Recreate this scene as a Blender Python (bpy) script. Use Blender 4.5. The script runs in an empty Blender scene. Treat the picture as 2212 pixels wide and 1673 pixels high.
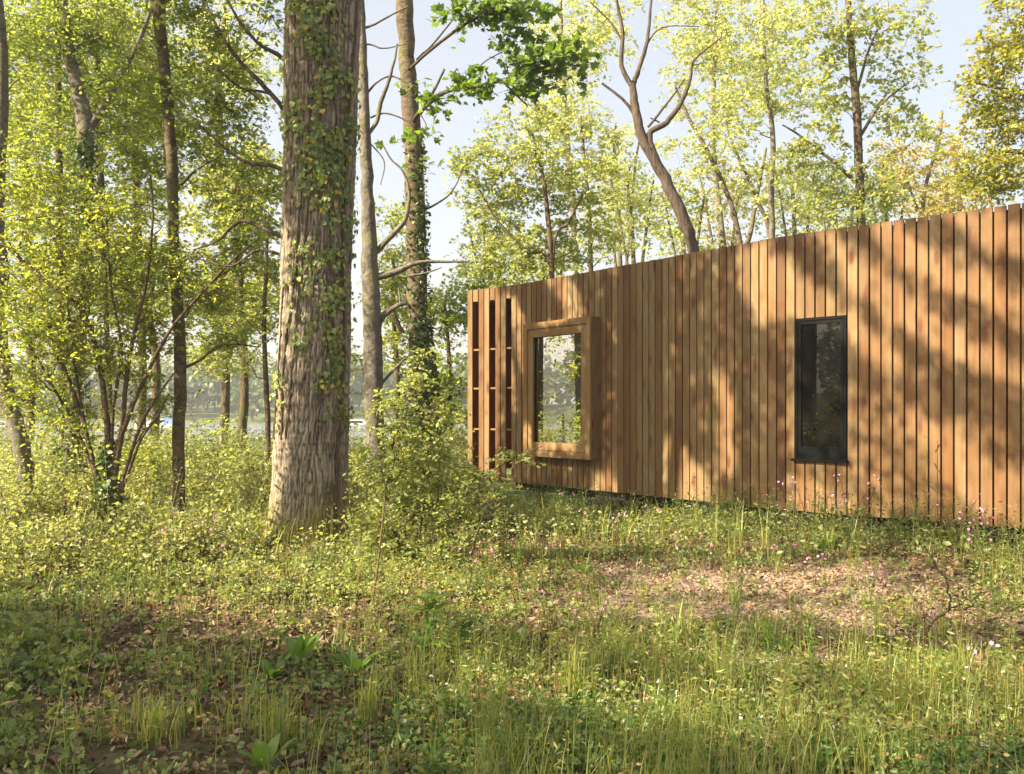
import bpy, math, random
import numpy as np
random.seed(7); RNG = np.random.default_rng(7)
D2R = math.radians
# ------------------------------------------------------------------ camera, world, sun
PX, HX, HY, EYE = 2100.0, 1106.0, 889.0, 1.5      # focal length and horizon in a 2212 x 1673 frame
SC = bpy.context.scene
COL = SC.collection
cam_d = bpy.data.cameras.new('camera'); cam = bpy.data.objects.new('camera', cam_d); COL.objects.link(cam)
cam.location = (0, 0, EYE); cam.rotation_euler = (D2R(90), 0, 0)
cam_d.sensor_width = 36; cam_d.lens = 36 * PX / 2212; cam_d.shift_y = 52.5 / 2212
cam_d.clip_start = .1; cam_d.clip_end = 2000
SC.camera = cam
SUN_AZ, SUN_EL = D2R(205), D2R(35)                 # azimuth measured from +X counter-clockwise
SV = np.array([math.cos(SUN_AZ)*math.cos(SUN_EL), math.sin(SUN_AZ)*math.cos(SUN_EL), math.sin(SUN_EL)])
w = bpy.data.worlds.new("World"); SC.world = w; w.use_nodes = True
nt = w.node_tree; bg = nt.nodes['Background']
sky = nt.nodes.new('ShaderNodeTexSky'); sky.sky_type = 'NISHITA'; sky.sun_disc = False
sky.sun_elevation = SUN_EL; sky.sun_rotation = math.pi/2 - SUN_AZ
sky.air_density = 1.0; sky.dust_density = 4.0; sky.ozone_density = 1.0
mxs = nt.nodes.new('ShaderNodeMix'); mxs.data_type = 'RGBA'; mxs.inputs[0].default_value = .5
nt.links.new(sky.outputs[0], mxs.inputs[6]); mxs.inputs[7].default_value = (3.3, 3.25, 3.15, 1)
nt.links.new(mxs.outputs[2], bg.inputs[0]); bg.inputs[1].default_value = 0.073
sd = bpy.data.lights.new('sun', 'SUN'); so = bpy.data.objects.new('sun', sd); COL.objects.link(so)
sd.energy = 5.0; sd.angle = D2R(0.6); sd.color = (1.0, .85, .62)
from mathutils import Vector
so.rotation_euler = Vector(SV).to_track_quat('Z', 'Y').to_euler()
SC.view_settings.view_transform = 'Standard'; SC.view_settings.look = 'None'
SC.view_settings.exposure = 2.02; SC.view_settings.gamma = 1.0
cy = SC.cycles
cy.use_denoising = True; cy.max_bounces = 7; cy.diffuse_bounces = 4; cy.glossy_bounces = 3
cy.transmission_bounces = 5; cy.transparent_max_bounces = 6; cy.caustics_reflective = False
cy.caustics_refractive = False; cy.sample_clamp_indirect = 6

# ------------------------------------------------------------------ helpers
def sstep(a, b, x):
    t = np.clip((x - a) / (b - a), 0, 1); return t*t*(3 - 2*t)
def _hash(i, j, k):
    h = (i*374761393 + j*668265263 + k*2147483647 + 1013904223) & 0xFFFFFFFF
    h = ((h ^ (h >> 13)) * 1274126177) & 0xFFFFFFFF
    return ((h ^ (h >> 16)) & 0xFFFF) / 65535.0
def noise(x, y, z=0.0):
    x, y, z = np.broadcast_arrays(np.asarray(x, float), np.asarray(y, float), np.asarray(z, float))
    xi, yi, zi = np.floor(x).astype(np.int64), np.floor(y).astype(np.int64), np.floor(z).astype(np.int64)
    fx, fy, fz = x-xi, y-yi, z-zi
    fx, fy, fz = fx*fx*(3-2*fx), fy*fy*(3-2*fy), fz*fz*(3-2*fz)
    r = 0
    for a in (0, 1):
        for b in (0, 1):
            for c in (0, 1):
                r = r + _hash(xi+a, yi+b, zi+c) * (fx if a else 1-fx) * (fy if b else 1-fy) * (fz if c else 1-fz)
    return r
def P(x, y, Y):
    return np.array([(x-HX)/PX*Y, Y, EYE - (y-HY)/PX*Y])
def toD(p):
    p = np.asarray(p, float)
    return HX + PX*p[..., 0]/p[..., 1], HY - PX*(p[..., 2]-EYE)/p[..., 1]

class MB:
    def __init__(s): s.b = []; s.n = 0
    def add(s, V, F, mat=0):
        V = np.asarray(V, np.float32).reshape(-1, 3); F = np.asarray(F, np.int64)
        if len(V) == 0: return s
        s.b.append((V, F + s.n, mat)); s.n += len(V); return s
    def build(s, name, mats, parent=None, smooth=False, loc=None):
        me = bpy.data.meshes.new(name)
        V = np.concatenate([b[0] for b in s.b])
        if loc is not None: V = V - np.asarray(loc, np.float32)
        L = np.concatenate([b[1].ravel() for b in s.b]).astype(np.int32)
        cnt = np.concatenate([np.full(len(b[1]), b[1].shape[1]) for b in s.b]).astype(np.int32)
        mi = np.concatenate([np.full(len(b[1]), b[2]) for b in s.b]).astype(np.int32)
        st = np.concatenate([[0], np.cumsum(cnt)[:-1]]).astype(np.int32)
        me.vertices.add(len(V)); me.loops.add(len(L)); me.polygons.add(len(cnt))
        me.vertices.foreach_set('co', V.ravel()); me.loops.foreach_set('vertex_index', L)
        me.polygons.foreach_set('loop_start', st); me.polygons.foreach_set('loop_total', cnt)
        me.polygons.foreach_set('material_index', mi)
        me.polygons.foreach_set('use_smooth', np.full(len(cnt), bool(smooth)))
        for m in (mats if isinstance(mats, (list, tuple)) else [mats]): me.materials.append(m)
        me.update(calc_edges=True); me.validate()
        o = bpy.data.objects.new(name, me); COL.objects.link(o)
        if parent is not None: o.parent = parent
        elif loc is not None: o.location = loc
        return o
def tag(o, label=None, cat=None, group=None, kind=None):
    for k, v in (('label', label), ('category', cat), ('group', group), ('kind', kind)):
        if v: o[k] = v
    return o
def empty(name, loc, label=None, cat=None, group=None):
    o = bpy.data.objects.new(name, None); o.location = [float(v) for v in loc]; o.empty_display_size = .2
    COL.objects.link(o); return tag(o, label, cat, group)
def unit(v): return v / (np.linalg.norm(v, axis=-1, keepdims=True) + 1e-9)

def resample(pts, k):
    pts = np.asarray(pts, float); n = len(pts)
    if n < 3: k2 = max(2, k)
    out = []
    for i in range(n-1):
        p0 = pts[max(i-1, 0)]; p1 = pts[i]; p2 = pts[i+1]; p3 = pts[min(i+2, n-1)]
        for t in np.linspace(0, 1, k, endpoint=False):
            out.append(.5*((2*p1) + (-p0+p2)*t + (2*p0-5*p1+4*p2-p3)*t*t + (-p0+3*p1-3*p2+p3)*t**3))
    out.append(pts[-1]); return np.array(out)
def tube(mb, pts, rad, sides=6, mat=0, rough=0.0):
    pts = np.asarray(pts, float); n = len(pts); rad = np.broadcast_to(np.asarray(rad, float), (n,))
    T = unit(np.gradient(pts, axis=0))
    ref = np.array([0.31, 0.95, 0.05]) if abs(T[0][2]) > .6 else np.array([0.05, 0.1, .99])
    A = unit(np.cross(T, ref)); B = np.cross(T, A)
    an = np.linspace(0, 2*np.pi, sides, endpoint=False)
    R = rad[:, None]*np.ones(sides)
    if rough: R = R*(1 + rough*(RNG.random((n, sides))-.5))
    V = pts[:, None, :] + R[..., None]*(np.cos(an)[None, :, None]*A[:, None, :] + np.sin(an)[None, :, None]*B[:, None, :])
    i = np.arange(n-1)[:, None]; j = np.arange(sides)[None, :]
    a = i*sides+j; b = i*sides+(j+1) % sides
    F = np.stack([a, b, b+sides, a+sides], -1).reshape(-1, 4)
    mb.add(V.reshape(-1, 3), F, mat)
SHAPES = {
 'kite': ([(0,0,0), (.34,.27,.07), (.74,.2,.03), (1,0,-.04), (.74,-.2,.03), (.34,-.27,.07)], [(0,1,2,3), (0,3,4,5)]),
 'slim': ([(0,0,0), (.35,.12,.03), (.75,.09,.0), (1,0,-.1), (.75,-.09,.0), (.35,-.12,.03)], [(0,1,2,3), (0,3,4,5)]),
 'far': ([(0,0,0), (.5,.36,.08), (1,0,0), (.5,-.36,.08)], [(0,1,2,3)]),
 'heart': ([(0,0,0), (.1,.36,.03), (.5,.34,.05), (1,0,-.05), (.5,-.34,.05), (.1,-.36,.03)], [(0,1,2,3), (0,3,4,5)]),
 'lobed': ([(0,0,0), (.05,.3,.02), (.18,.52,.0), (.42,.3,.04), (.66,.5,-.03), (.7,.2,.03), (1.05,0,-.06), (.7,-.2,.03), (.66,-.5,-.03), (.42,-.3,.04), (.18,-.52,.0), (.05,-.3,.02)],
           [(0,1,2,3), (0,3,4,5), (0,5,6,7), (0,7,8,9), (0,9,10,11)]),
}
def leaves(mb, pos, size, up=.5, shape='kite', mat=0, droop=.15, dirs=None, rng=None):
    rng = rng or RNG
    pos = np.asarray(pos, float); n = len(pos)
    if n == 0: return
    size = np.broadcast_to(np.asarray(size, float), (n,))*rng.uniform(.45, 1.4, n)
    nv = rng.normal(size=(n, 3)); nv = unit(nv + np.array([0, 0, 1.0])*up*2.2)
    if dirs is None:
        u = rng.normal(size=(n, 3)); u[:, 2] -= droop*2
    else: u = dirs + rng.normal(size=(n, 3))*.15
    u = unit(u - nv*np.sum(u*nv, 1, keepdims=True)); v = np.cross(nv, u)
    S, F = SHAPES[shape]; S = np.array(S); k = len(S)
    V = pos[:, None, :] + size[:, None, None]*(S[None, :, 0:1]*u[:, None, :] + S[None, :, 1:2]*v[:, None, :] + S[None, :, 2:3]*nv[:, None, :])
    F = np.array(F)
    FF = (np.arange(n)[:, None, None]*k + F[None]).reshape(-1, F.shape[1])
    mb.add(V.reshape(-1, 3), FF, mat)
def box(mb, c, U, V_, N, hu, hv, hn, mat=0):
    c = np.asarray(c, float)
    vs = [c + a*hu*U + b*hv*V_ + d*hn*N for a in (-1, 1) for b in (-1, 1) for d in (-1, 1)]
    mb.add(vs, [(0,1,3,2), (4,6,7,5), (0,4,5,1), (2,3,7,6), (0,2,6,4), (1,5,7,3)], mat)
X_, Y_, Z_ = np.eye(3)
def prism(mb, poly, O, U, V_, N, n0, n1, mat=0):
    k = len(poly); a = [O + U*p[0] + V_*p[1] + N*n0 for p in poly]; b = [O + U*p[0] + V_*p[1] + N*n1 for p in poly]
    mb.add(a+b, [tuple(range(k))[::-1]], mat); n = mb.n - 2*k
    mb.b.append((np.zeros((0, 3), np.float32), np.array([[n+k+i for i in range(k)]]), mat))
    mb.b.append((np.zeros((0, 3), np.float32), np.array([[n+i, n+(i+1) % k, n+k+(i+1) % k, n+k+i] for i in range(k)]), mat))

# ------------------------------------------------------------------ materials
def newmat(name):
    m = bpy.data.materials.new(name); m.use_nodes = True; t = m.node_tree
    for n in list(t.nodes): t.nodes.remove(n)
    out = t.nodes.new('ShaderNodeOutputMaterial'); return m, t, out
def N(t, typ, **kw):
    n = t.nodes.new(typ)
    for k, v in kw.items():
        if hasattr(n, k): setattr(n, k, v)
    return n
def ramp(t, fac, stops):
    r = N(t, 'ShaderNodeValToRGB'); e = r.color_ramp.elements
    while len(e) > 1: e.remove(e[-1])
    e[0].position = stops[0][0]; e[0].color = (*stops[0][1], 1)
    for p, c in stops[1:]:
        q = e.new(p); q.color = (*c, 1)
    t.links.new(fac, r.inputs[0]); return r.outputs[0]
def mixc(t, fac, a, b, mode='MIX'):
    m = N(t, 'ShaderNodeMix', data_type='RGBA', blend_type=mode)
    for s, v in ((m.inputs[0], fac), (m.inputs[6], a), (m.inputs[7], b)):
        if hasattr(v, 'is_linked'): t.links.new(v, s)
        elif isinstance(v, (int, float)): s.default_value = v
        else: s.default_value = (*v, 1)
    return m.outputs[2]
def coords(t, scale=(1,1,1), world=False):
    if world: src = N(t, 'ShaderNodeNewGeometry').outputs['Position']
    else: src = N(t, 'ShaderNodeTexCoord').outputs['Object']
    mp = N(t, 'ShaderNodeMapping'); mp.inputs['Scale'].default_value = scale
    t.links.new(src, mp.inputs[0]); return mp.outputs[0]
def ntex(t, vec, scale, detail=4, rough=.6, dist=0):
    n = N(t, 'ShaderNodeTexNoise'); n.inputs['Scale'].default_value = scale; n.inputs['Detail'].default_value = detail
    n.inputs['Roughness'].default_value = rough; n.inputs['Distortion'].default_value = dist
    t.links.new(vec, n.inputs['Vector']); return n.outputs[0]
def leafmat(name, cols, trans=.45, gloss=.06, tboost=1.95):
    m, t, out = newmat(name)
    g = N(t, 'ShaderNodeNewGeometry')
    k = len(cols); c = ramp(t, g.outputs['Random Per Island'], [(i/(k-1) if k > 1 else 0, cc) for i, cc in enumerate(cols)])
    nz = ntex(t, coords(t, (1,1,1), True), 1.3, 2, .5)
    c = mixc(t, nz, mixc(t, 1.0, c, (.72,.78,.7), 'MULTIPLY'), mixc(t, 1.0, c, (1.3,1.2,1.15), 'MULTIPLY'))
    d = N(t, 'ShaderNodeBsdfDiffuse'); t.links.new(c, d.inputs[0])
    tr = N(t, 'ShaderNodeBsdfTranslucent'); ct = mixc(t, 1.0, c, (1.18*tboost, 1.12*tboost, .6*tboost), 'MULTIPLY'); t.links.new(ct, tr.inputs[0])
    mx = N(t, 'ShaderNodeMixShader'); mx.inputs[0].default_value = trans
    t.links.new(d.outputs[0], mx.inputs[1]); t.links.new(tr.outputs[0], mx.inputs[2])
    gl = N(t, 'ShaderNodeBsdfGlossy'); gl.inputs['Roughness'].default_value = .5; gl.inputs[0].default_value = (.6,.62,.5,1)
    m2 = N(t, 'ShaderNodeMixShader'); m2.inputs[0].default_value = gloss
    t.links.new(mx.outputs[0], m2.inputs[1]); t.links.new(gl.outputs[0], m2.inputs[2])
    t.links.new(m2.outputs[0], out.inputs[0]); return m
def pbsdf(t, out, col, rough=.8, bump=None, bstr=.5, bdist=.02, spec=.3):
    b = N(t, 'ShaderNodeBsdfPrincipled')
    if hasattr(col, 'is_linked'): t.links.new(col, b.inputs['Base Color'])
    else: b.inputs['Base Color'].default_value = (*col, 1)
    b.inputs['Roughness'].default_value = rough; b.inputs['Specular IOR Level'].default_value = spec
    if bump is not None:
        bn = N(t, 'ShaderNodeBump'); bn.inputs['Strength'].default_value = bstr; bn.inputs['Distance'].default_value = bdist
        t.links.new(bump, bn.inputs['Height']); t.links.new(bn.outputs[0], b.inputs['Normal'])
    t.links.new(b.outputs[0], out.inputs[0]); return b
def barkmat(name, dark, light, sc=(9,9,1.8), green=None, scale=2.0):
    m, t, out = newmat(name)
    v = coords(t, sc, True); n1 = ntex(t, v, scale, 6, .65, .4); n2 = ntex(t, coords(t, (1,1,1), True), 2.2, 4, .6)
    c = ramp(t, n1, [(.3, dark), (.62, light)])
    c = mixc(t, n2, mixc(t, 1, c, (.7,.68,.66), 'MULTIPLY'), mixc(t, 1, c, (1.25,1.2,1.12), 'MULTIPLY'))
    if green:
        r = ramp(t, n2, [(.5, (0,0,0)), (.66, (1,1,1))]); c = mixc(t, r, c, green)
    pbsdf(t, out, c, .9, n1, 1.0, .045, .15); return m
BARK_BROWN = barkmat('bark_brown', (.04,.03,.02), (.14,.105,.07), green=(0.086,0.096,0.030))
BARK_GREY = barkmat('bark_grey', (0.072,0.067,0.057), (0.194,0.178,0.152), sc=(5,5,5), green=(.15,.14,.07))
BARK_TAN = barkmat('bark_tan', (.055,.043,.03), (.17,.135,.095), sc=(4,4,7), green=(.13,.14,.05))
BARK_DARK = barkmat('bark_dark', (0.032,0.026,0.021), (0.122,0.096,0.076))
TWIG = barkmat('twig_brown', (.05,.036,.025), (.13,.1,.065), sc=(6,6,6))
L_HAZEL = leafmat('hazel_leaf', [(0.142,0.201,0.040), (0.218,0.268,0.050), (0.304,0.326,0.065), (0.104,0.153,0.035)], .58)
L_LEFT = leafmat('oak_leaf_green', [(0.114,0.172,0.042), (0.190,0.249,0.057), (0.265,0.307,0.072)], .58)
L_BACK = leafmat('birch_leaf_pale', [(0.223,0.280,0.130), (0.304,0.349,0.160), (0.385,0.398,0.200), (0.254,0.301,0.130)], .58, tboost=1.9)
L_BACK2 = leafmat('alder_leaf_fresh', [(0.150,0.194,0.080), (0.224,0.267,0.095), (0.309,0.322,0.125)], .58)
L_GOLD = leafmat('oak_leaf_golden', [(.25,.25,.03), (.18,.22,.03), (.33,.3,.05), (.13,.17,.03)], .45)
L_PINK = leafmat('aspen_leaf_buff', [(.36,.32,.12), (.42,.34,.16), (.3,.3,.08)], .5, tboost=1.4)
L_MAPLE = leafmat('maple_leaf_dark', [(0.062,0.116,0.025), (0.100,0.168,0.030), (0.138,0.210,0.035)], .45)
L_IVY = leafmat('ivy_leaf', [(0.056,0.105,0.028), (0.112,0.182,0.042), (0.182,0.266,0.049), (0.077,0.140,0.035), (0.126,0.210,0.042), (0.280,0.322,0.056), (0.238,0.280,0.049), (0.504,0.350,0.049)], .3, .1)
L_IVYD = leafmat('ivy_leaf_dark', [(.03,.06,.016), (.06,.11,.025), (.09,.15,.03)], .3, .1)
L_THORN = leafmat('hawthorn_leaf', [(0.190,0.259,0.080), (0.285,0.335,0.110), (0.123,0.182,0.065), (0.380,0.374,0.160)], .58)
L_BRAMBLE = leafmat('bramble_leaf', [(0.150,0.188,0.071), (0.230,0.268,0.093), (0.330,0.337,0.139), (0.080,0.109,0.053)], .5, .08)
L_HERB = leafmat('herb_leaf', [(0.076,0.115,0.035), (0.123,0.182,0.050), (0.209,0.259,0.070), (0.047,0.082,0.025), (0.190,0.192,0.060)], .35, .07)
L_CLOVER = leafmat('clover_leaf', [(.04,.1,.02), (.07,.15,.03), (.1,.19,.035)], .35, .07)
L_GRASS = leafmat('grass_blade', [(.1,.16,.03), (.16,.22,.045), (.24,.28,.06), (.3,.28,.1), (.08,.13,.025)], .4, .07)
L_DRY = leafmat('dry_weed_leaf', [(.3,.16,.06), (.36,.24,.1), (.22,.11,.05), (.4,.32,.16)], .35)
L_DOCK = leafmat('dock_leaf', [(.09,.17,.035), (.14,.23,.04)], .45, .08)
L_DEAD = leafmat('dead_leaf', [(.09,.05,.034), (.15,.09,.06), (.06,.036,.027), (.22,.145,.1), (.36,.25,.18), (.12,.06,.034)], .1, .04, 1.0)
L_CHIP = leafmat('bark_chip', [(.22,.15,.1), (.32,.23,.16), (.15,.1,.07), (.42,.32,.24)], .0, .03, 1.0)
L_PETAL = leafmat('campion_petal', [(.5,.16,.4), (.62,.26,.5), (.7,.4,.58)], .35, .03, 1.1)
L_WHITE = leafmat('white_petal', [(.75,.75,.68), (.8,.8,.75)], .3, .03, 1.0)
L_YEL = leafmat('yellow_petal', [(.75,.5,.03), (.8,.6,.05)], .3, .03, 1.0)
L_FAR = leafmat('far_wood_leaf', [(.05,.085,.04), (.08,.12,.05), (.13,.17,.07)], .3)

def mat_oak():
    m, t, out = newmat('oak_bark')
    v = coords(t, (24,24,9), True); n1 = ntex(t, v, 1.6, 7, .68, .3); n2 = ntex(t, coords(t, (1,1,.6), True), 1.8, 4, .6)
    at = N(t, 'ShaderNodeAttribute', attribute_name='ridge')
    r = N(t, 'ShaderNodeMath', operation='MULTIPLY_ADD'); t.links.new(n1, r.inputs[0]); r.inputs[1].default_value = .55
    t.links.new(at.outputs['Fac'], r.inputs[2])
    c = ramp(t, r.outputs[0], [(.2, (.03,.025,.02)), (.5, (.165,.142,.112)), (.95, (.37,.325,.262))])
    c = mixc(t, n2, mixc(t, 1, c, (.85,.76,.68), 'MULTIPLY'), mixc(t, 1, c, (1.12,1.12,1.08), 'MULTIPLY'))
    gz = N(t, 'ShaderNodeNewGeometry'); sx = N(t, 'ShaderNodeSeparateXYZ'); t.links.new(gz.outputs['Position'], sx.inputs[0])
    a = N(t, 'ShaderNodeMath', operation='MULTIPLY_ADD'); t.links.new(n2, a.inputs[0]); a.inputs[1].default_value = 1.1
    b = N(t, 'ShaderNodeMath', operation='MULTIPLY'); t.links.new(sx.outputs[2], b.inputs[0]); b.inputs[1].default_value = -.9
    t.links.new(b.outputs[0], a.inputs[2])
    moss = ramp(t, a.outputs[0], [(.0, (0,0,0)), (.45, (1,1,1))])
    c = mixc(t, moss, c, (.2,.17,.035))
    pbsdf(t, out, c, .92, n1, .9, .03, .12); return m
def mat_wood(name, tones, knots=True, zs=.7):
    m, t, out = newmat(name)
    g = N(t, 'ShaderNodeNewGeometry'); rnd = g.outputs['Random Per Island']
    tc = N(t, 'ShaderNodeTexCoord')
    cx = N(t, 'ShaderNodeCombineXYZ'); mu = N(t, 'ShaderNodeMath', operation='MULTIPLY'); mu.inputs[1].default_value = 37
    t.links.new(rnd, mu.inputs[0])
    for i in range(3): t.links.new(mu.outputs[0], cx.inputs[i])
    ad = N(t, 'ShaderNodeVectorMath', operation='ADD'); t.links.new(tc.outputs['Object'], ad.inputs[0]); t.links.new(cx.outputs[0], ad.inputs[1])
    mp = N(t, 'ShaderNodeMapping'); mp.inputs['Scale'].default_value = (26,26,zs*1.6); t.links.new(ad.outputs[0], mp.inputs[0])
    grain = ntex(t, mp.outputs[0], 1.0, 6, .6, .5)
    mp2 = N(t, 'ShaderNodeMapping'); mp2.inputs['Scale'].default_value = (5,5,1.3); t.links.new(ad.outputs[0], mp2.inputs[0])
    blot = ntex(t, mp2.outputs[0], 1.0, 3, .6, .8)
    k = len(tones); base = ramp(t, rnd, [((i+.0)/k, c) for i, c in enumerate(tones)])
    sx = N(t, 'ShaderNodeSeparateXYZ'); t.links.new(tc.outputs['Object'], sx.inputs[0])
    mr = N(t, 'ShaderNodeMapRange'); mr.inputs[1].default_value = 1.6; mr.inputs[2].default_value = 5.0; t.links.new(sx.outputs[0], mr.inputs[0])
    base = mixc(t, mr.outputs[0], base, mixc(t, 1, base, (.96,.83,.72), 'MULTIPLY'))  # wood redder towards the right end: warmer light painted into the colour
    c = mixc(t, grain, mixc(t, 1, base, (.6,.5,.4), 'MULTIPLY'), mixc(t, 1, base, (1.4,1.38,1.32), 'MULTIPLY'))
    c = mixc(t, ramp(t, blot, [(.36,(0,0,0)), (.7,(1,1,1))]), mixc(t, 1, c, (.82,.66,.5), 'MULTIPLY'), c)
    if knots:
        mp3 = N(t, 'ShaderNodeMapping'); mp3.inputs['Scale'].default_value = (7,7,2.6); t.links.new(ad.outputs[0], mp3.inputs[0])
        vo = N(t, 'ShaderNodeTexVoronoi'); vo.inputs['Scale'].default_value = 1.0; t.links.new(mp3.outputs[0], vo.inputs['Vector'])
        kf = ramp(t, vo.outputs['Distance'], [(.13,(1,1,1)), (.23,(.4,.4,.4)), (.36,(0,0,0))])
        gate = N(t, 'ShaderNodeSeparateColor'); t.links.new(vo.outputs['Color'], gate.inputs[0])
        gm = ramp(t, gate.outputs[0], [(.3,(0,0,0)), (.34,(1,1,1))])
        kk = mixc(t, 1, kf, gm, 'MULTIPLY'); c = mixc(t, kk, c, (.11,.045,.02))
    pbsdf(t, out, c, .7, grain, .25, .004, .25); return m
M_OAK = mat_oak()
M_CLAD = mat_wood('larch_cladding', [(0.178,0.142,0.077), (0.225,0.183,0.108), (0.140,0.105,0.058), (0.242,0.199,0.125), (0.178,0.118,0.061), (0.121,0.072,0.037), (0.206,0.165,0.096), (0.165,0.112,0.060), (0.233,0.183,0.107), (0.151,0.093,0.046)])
M_TRIM = mat_wood('larch_trim', [(0.231,0.166,0.084), (0.211,0.147,0.070), (0.244,0.176,0.095)], False)
M_REDWOOD = mat_wood('red_cladding', [(0.240,0.088,0.036), (0.288,0.112,0.048)], False)
M_BATTEN = mat_wood('pale_batten', [(.6,.5,.38), (.55,.45,.33)], False)
def flat(name, col, rough=.6, spec=.4, bump=0):
    m, t, out = newmat(name); b = ntex(t, coords(t), 40, 3) if bump else None
    n2 = ntex(t, coords(t), 3, 3); c = mixc(t, n2, tuple(v*.85 for v in col), tuple(min(1, v*1.12) for v in col))
    pbsdf(t, out, c, rough, b, bump, .005, spec); return m
M_MEMB = flat('black_membrane', (.012,.011,.01), .9)
M_FRAME = flat('dark_grey_frame', (.005,.0065,.006), .55, .08)
M_ROOF = flat('grey_roofing', (.12,.12,.115), .9)
M_STEEL = flat('galvanised_wire', (.35,.35,.33), .5)
M_POST = flat('weathered_post', (.3,.26,.2), .9, .2, .4)
M_BOATW = flat('white_hull', (.75,.76,.76), .35); M_BOATB = flat('blue_canopy', (.05,.11,.32), .7); M_BOATG = flat('dark_boat_glass', (.02,.025,.03), .1)
def glass(name, refl, tint=(.02,.018,.015)):
    m, t, out = newmat(name)
    d = N(t, 'ShaderNodeBsdfDiffuse'); d.inputs[0].default_value = (*tint, 1)
    g = N(t, 'ShaderNodeBsdfGlossy'); g.inputs['Roughness'].default_value = .004; g.inputs[0].default_value = (.95,.95,.92,1)
    n = ntex(t, coords(t), 1.4, 1); bn = N(t, 'ShaderNodeBump'); bn.inputs['Strength'].default_value = .012; bn.inputs['Distance'].default_value = .02
    t.links.new(n, bn.inputs['Height']); t.links.new(bn.outputs[0], g.inputs['Normal'])
    lw = N(t, 'ShaderNodeFresnel'); lw.inputs[0].default_value = refl
    mx = N(t, 'ShaderNodeMixShader'); t.links.new(lw.outputs[0], mx.inputs[0])
    t.links.new(d.outputs[0], mx.inputs[1]); t.links.new(g.outputs[0], mx.inputs[2]); t.links.new(mx.outputs[0], out.inputs[0]); return m
M_PANE = glass('bay_glass', 5.5); M_PANE2 = glass('dark_glass', 1.45, (.008,.007,.006))
def mat_water():
    m, t, out = newmat('lake_water')
    n = ntex(t, coords(t, (1,.45,1), True), 2.0, 5, .6)
    b = pbsdf(t, out, (.16,.17,.17), .3, n, 1.0, .4, 1.0); b.inputs['IOR'].default_value = 1.6; return m
def mat_ground():
    m, t, out = newmat('woodland_soil')
    v = coords(t, (1,1,1), True); n1 = ntex(t, v, 9, 8, .7); n2 = ntex(t, v, 60, 4, .7); n3 = ntex(t, v, .8, 3, .6)
    c = ramp(t, n1, [(.3,(.022,.015,.011)), (.5,(.06,.04,.028)), (.68,(.12,.085,.062))])
    at = N(t, 'ShaderNodeAttribute', attribute_name='bare')
    c2 = ramp(t, n2, [(.35,(.16,.11,.08)), (.5,(.3,.22,.165)), (.65,(.42,.33,.26))])
    c = mixc(t, at.outputs['Fac'], c, c2)
    gr = N(t, 'ShaderNodeAttribute', attribute_name='green')
    c = mixc(t, gr.outputs['Fac'], c, mixc(t, n3, (.07,.1,.03), (.14,.17,.05)))
    pbsdf(t, out, c, .95, n2, .6, .02, .1); return m

# ------------------------------------------------------------------ the wall line of the cabin
WC = resample([(-.70,15.5), (.12,14.72), (1.2,13.25), (2.2,11.83), (3.1,10.6), (4.0,9.7), (4.88,8.85), (6.2,7.6), (7.2,6.7)], 24)
WS = np.concatenate([[0], np.cumsum(np.linalg.norm(np.diff(WC, axis=0), axis=1))])
def W(s): return np.array([np.interp(s, WS, WC[:, 0]), np.interp(s, WS, WC[:, 1]), 0.0])
def WT(s): return unit(W(s+.03) - W(s-.03))
def WN(s): t = WT(s); return np.array([t[1], -t[0], 0.0])
def s_at(xD, off=0.0):
    ss = np.linspace(0, WS[-1]-.05, 1500); xs = [HX + PX*(p[0]/p[1]) for p in (W(s)+WN(s)*off for s in ss)]
    return float(np.interp(xD, xs, ss))
ZB, ZT = .42, 3.42
# ------------------------------------------------------------------ ground
def gz(x, y):
    x, y = np.asarray(x, float), np.asarray(y, float)
    z = .10*(noise(x*.35+5, y*.35)-.5) + .05*(noise(x*1.3, y*1.3+9)-.5)
    d = np.hypot(x[..., None]-WC[::12, 0], y[..., None]-WC[::12, 1]).min(-1)
    z = z + .2*sstep(2.6, .3, d)*sstep(.6, 3.5, x)
    z = z + .25*sstep(1.0, 0.2, np.hypot(x+2.25, y-10.8)-.2)*.4
    sy = 33 + np.clip(x-2, 0, 40)*1.2 - np.clip(-x-15, 0, 30)*1.0 + 2*(noise(x*.12, 3.3)-.5)
    z = z - 2.0*sstep(sy-7, sy+2.5, y)
    z = z + 3.0*sstep(182, 200, y) + 9*sstep(200, 330, y) + 40*sstep(300, 900, y)*sstep(100, -500, x)
    z = z + 5.0*sstep(-150, -175, x)
    return z
def gnd(xD, yD):
    Y = 12.0
    for _ in range(25):
        X = (xD-HX)/PX*Y; z = float(gz(X, Y)); Yn = (EYE-z)/max(yD-HY, 20)*PX; Y = .5*Y+.5*min(Yn, 40)
    X = (xD-HX)/PX*Y; return np.array([X, Y, float(gz(X, Y))])
def ell(x, y, cx, cy_, rx, ry): return np.clip(1.3 - np.hypot((x-cx)/rx, (y-cy_)/ry), 0, 1)
def bare_at(X, Y, Z):
    xD, yD = HX+PX*X/Y, HY-PX*(Z-EYE)/Y
    b = np.maximum.reduce([ell(xD,yD,1650,1290,480,78), ell(xD,yD,2080,1365,330,55), ell(xD,yD,1400,1240,290,34), ell(xD,yD,1800,1430,320,32)*.7])
    return np.clip(b*1.8*(.35+.9*noise(X*2.1, Y*1.3, 4)), 0, 1)
gx = np.concatenate([np.linspace(-600,-240,6), np.arange(-230,-140,8), np.linspace(-130,-60,5), np.linspace(-52,-12,22), np.arange(-11.6, 9, .14), np.linspace(9.4,50,22), np.linspace(60,600,12)])
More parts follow.
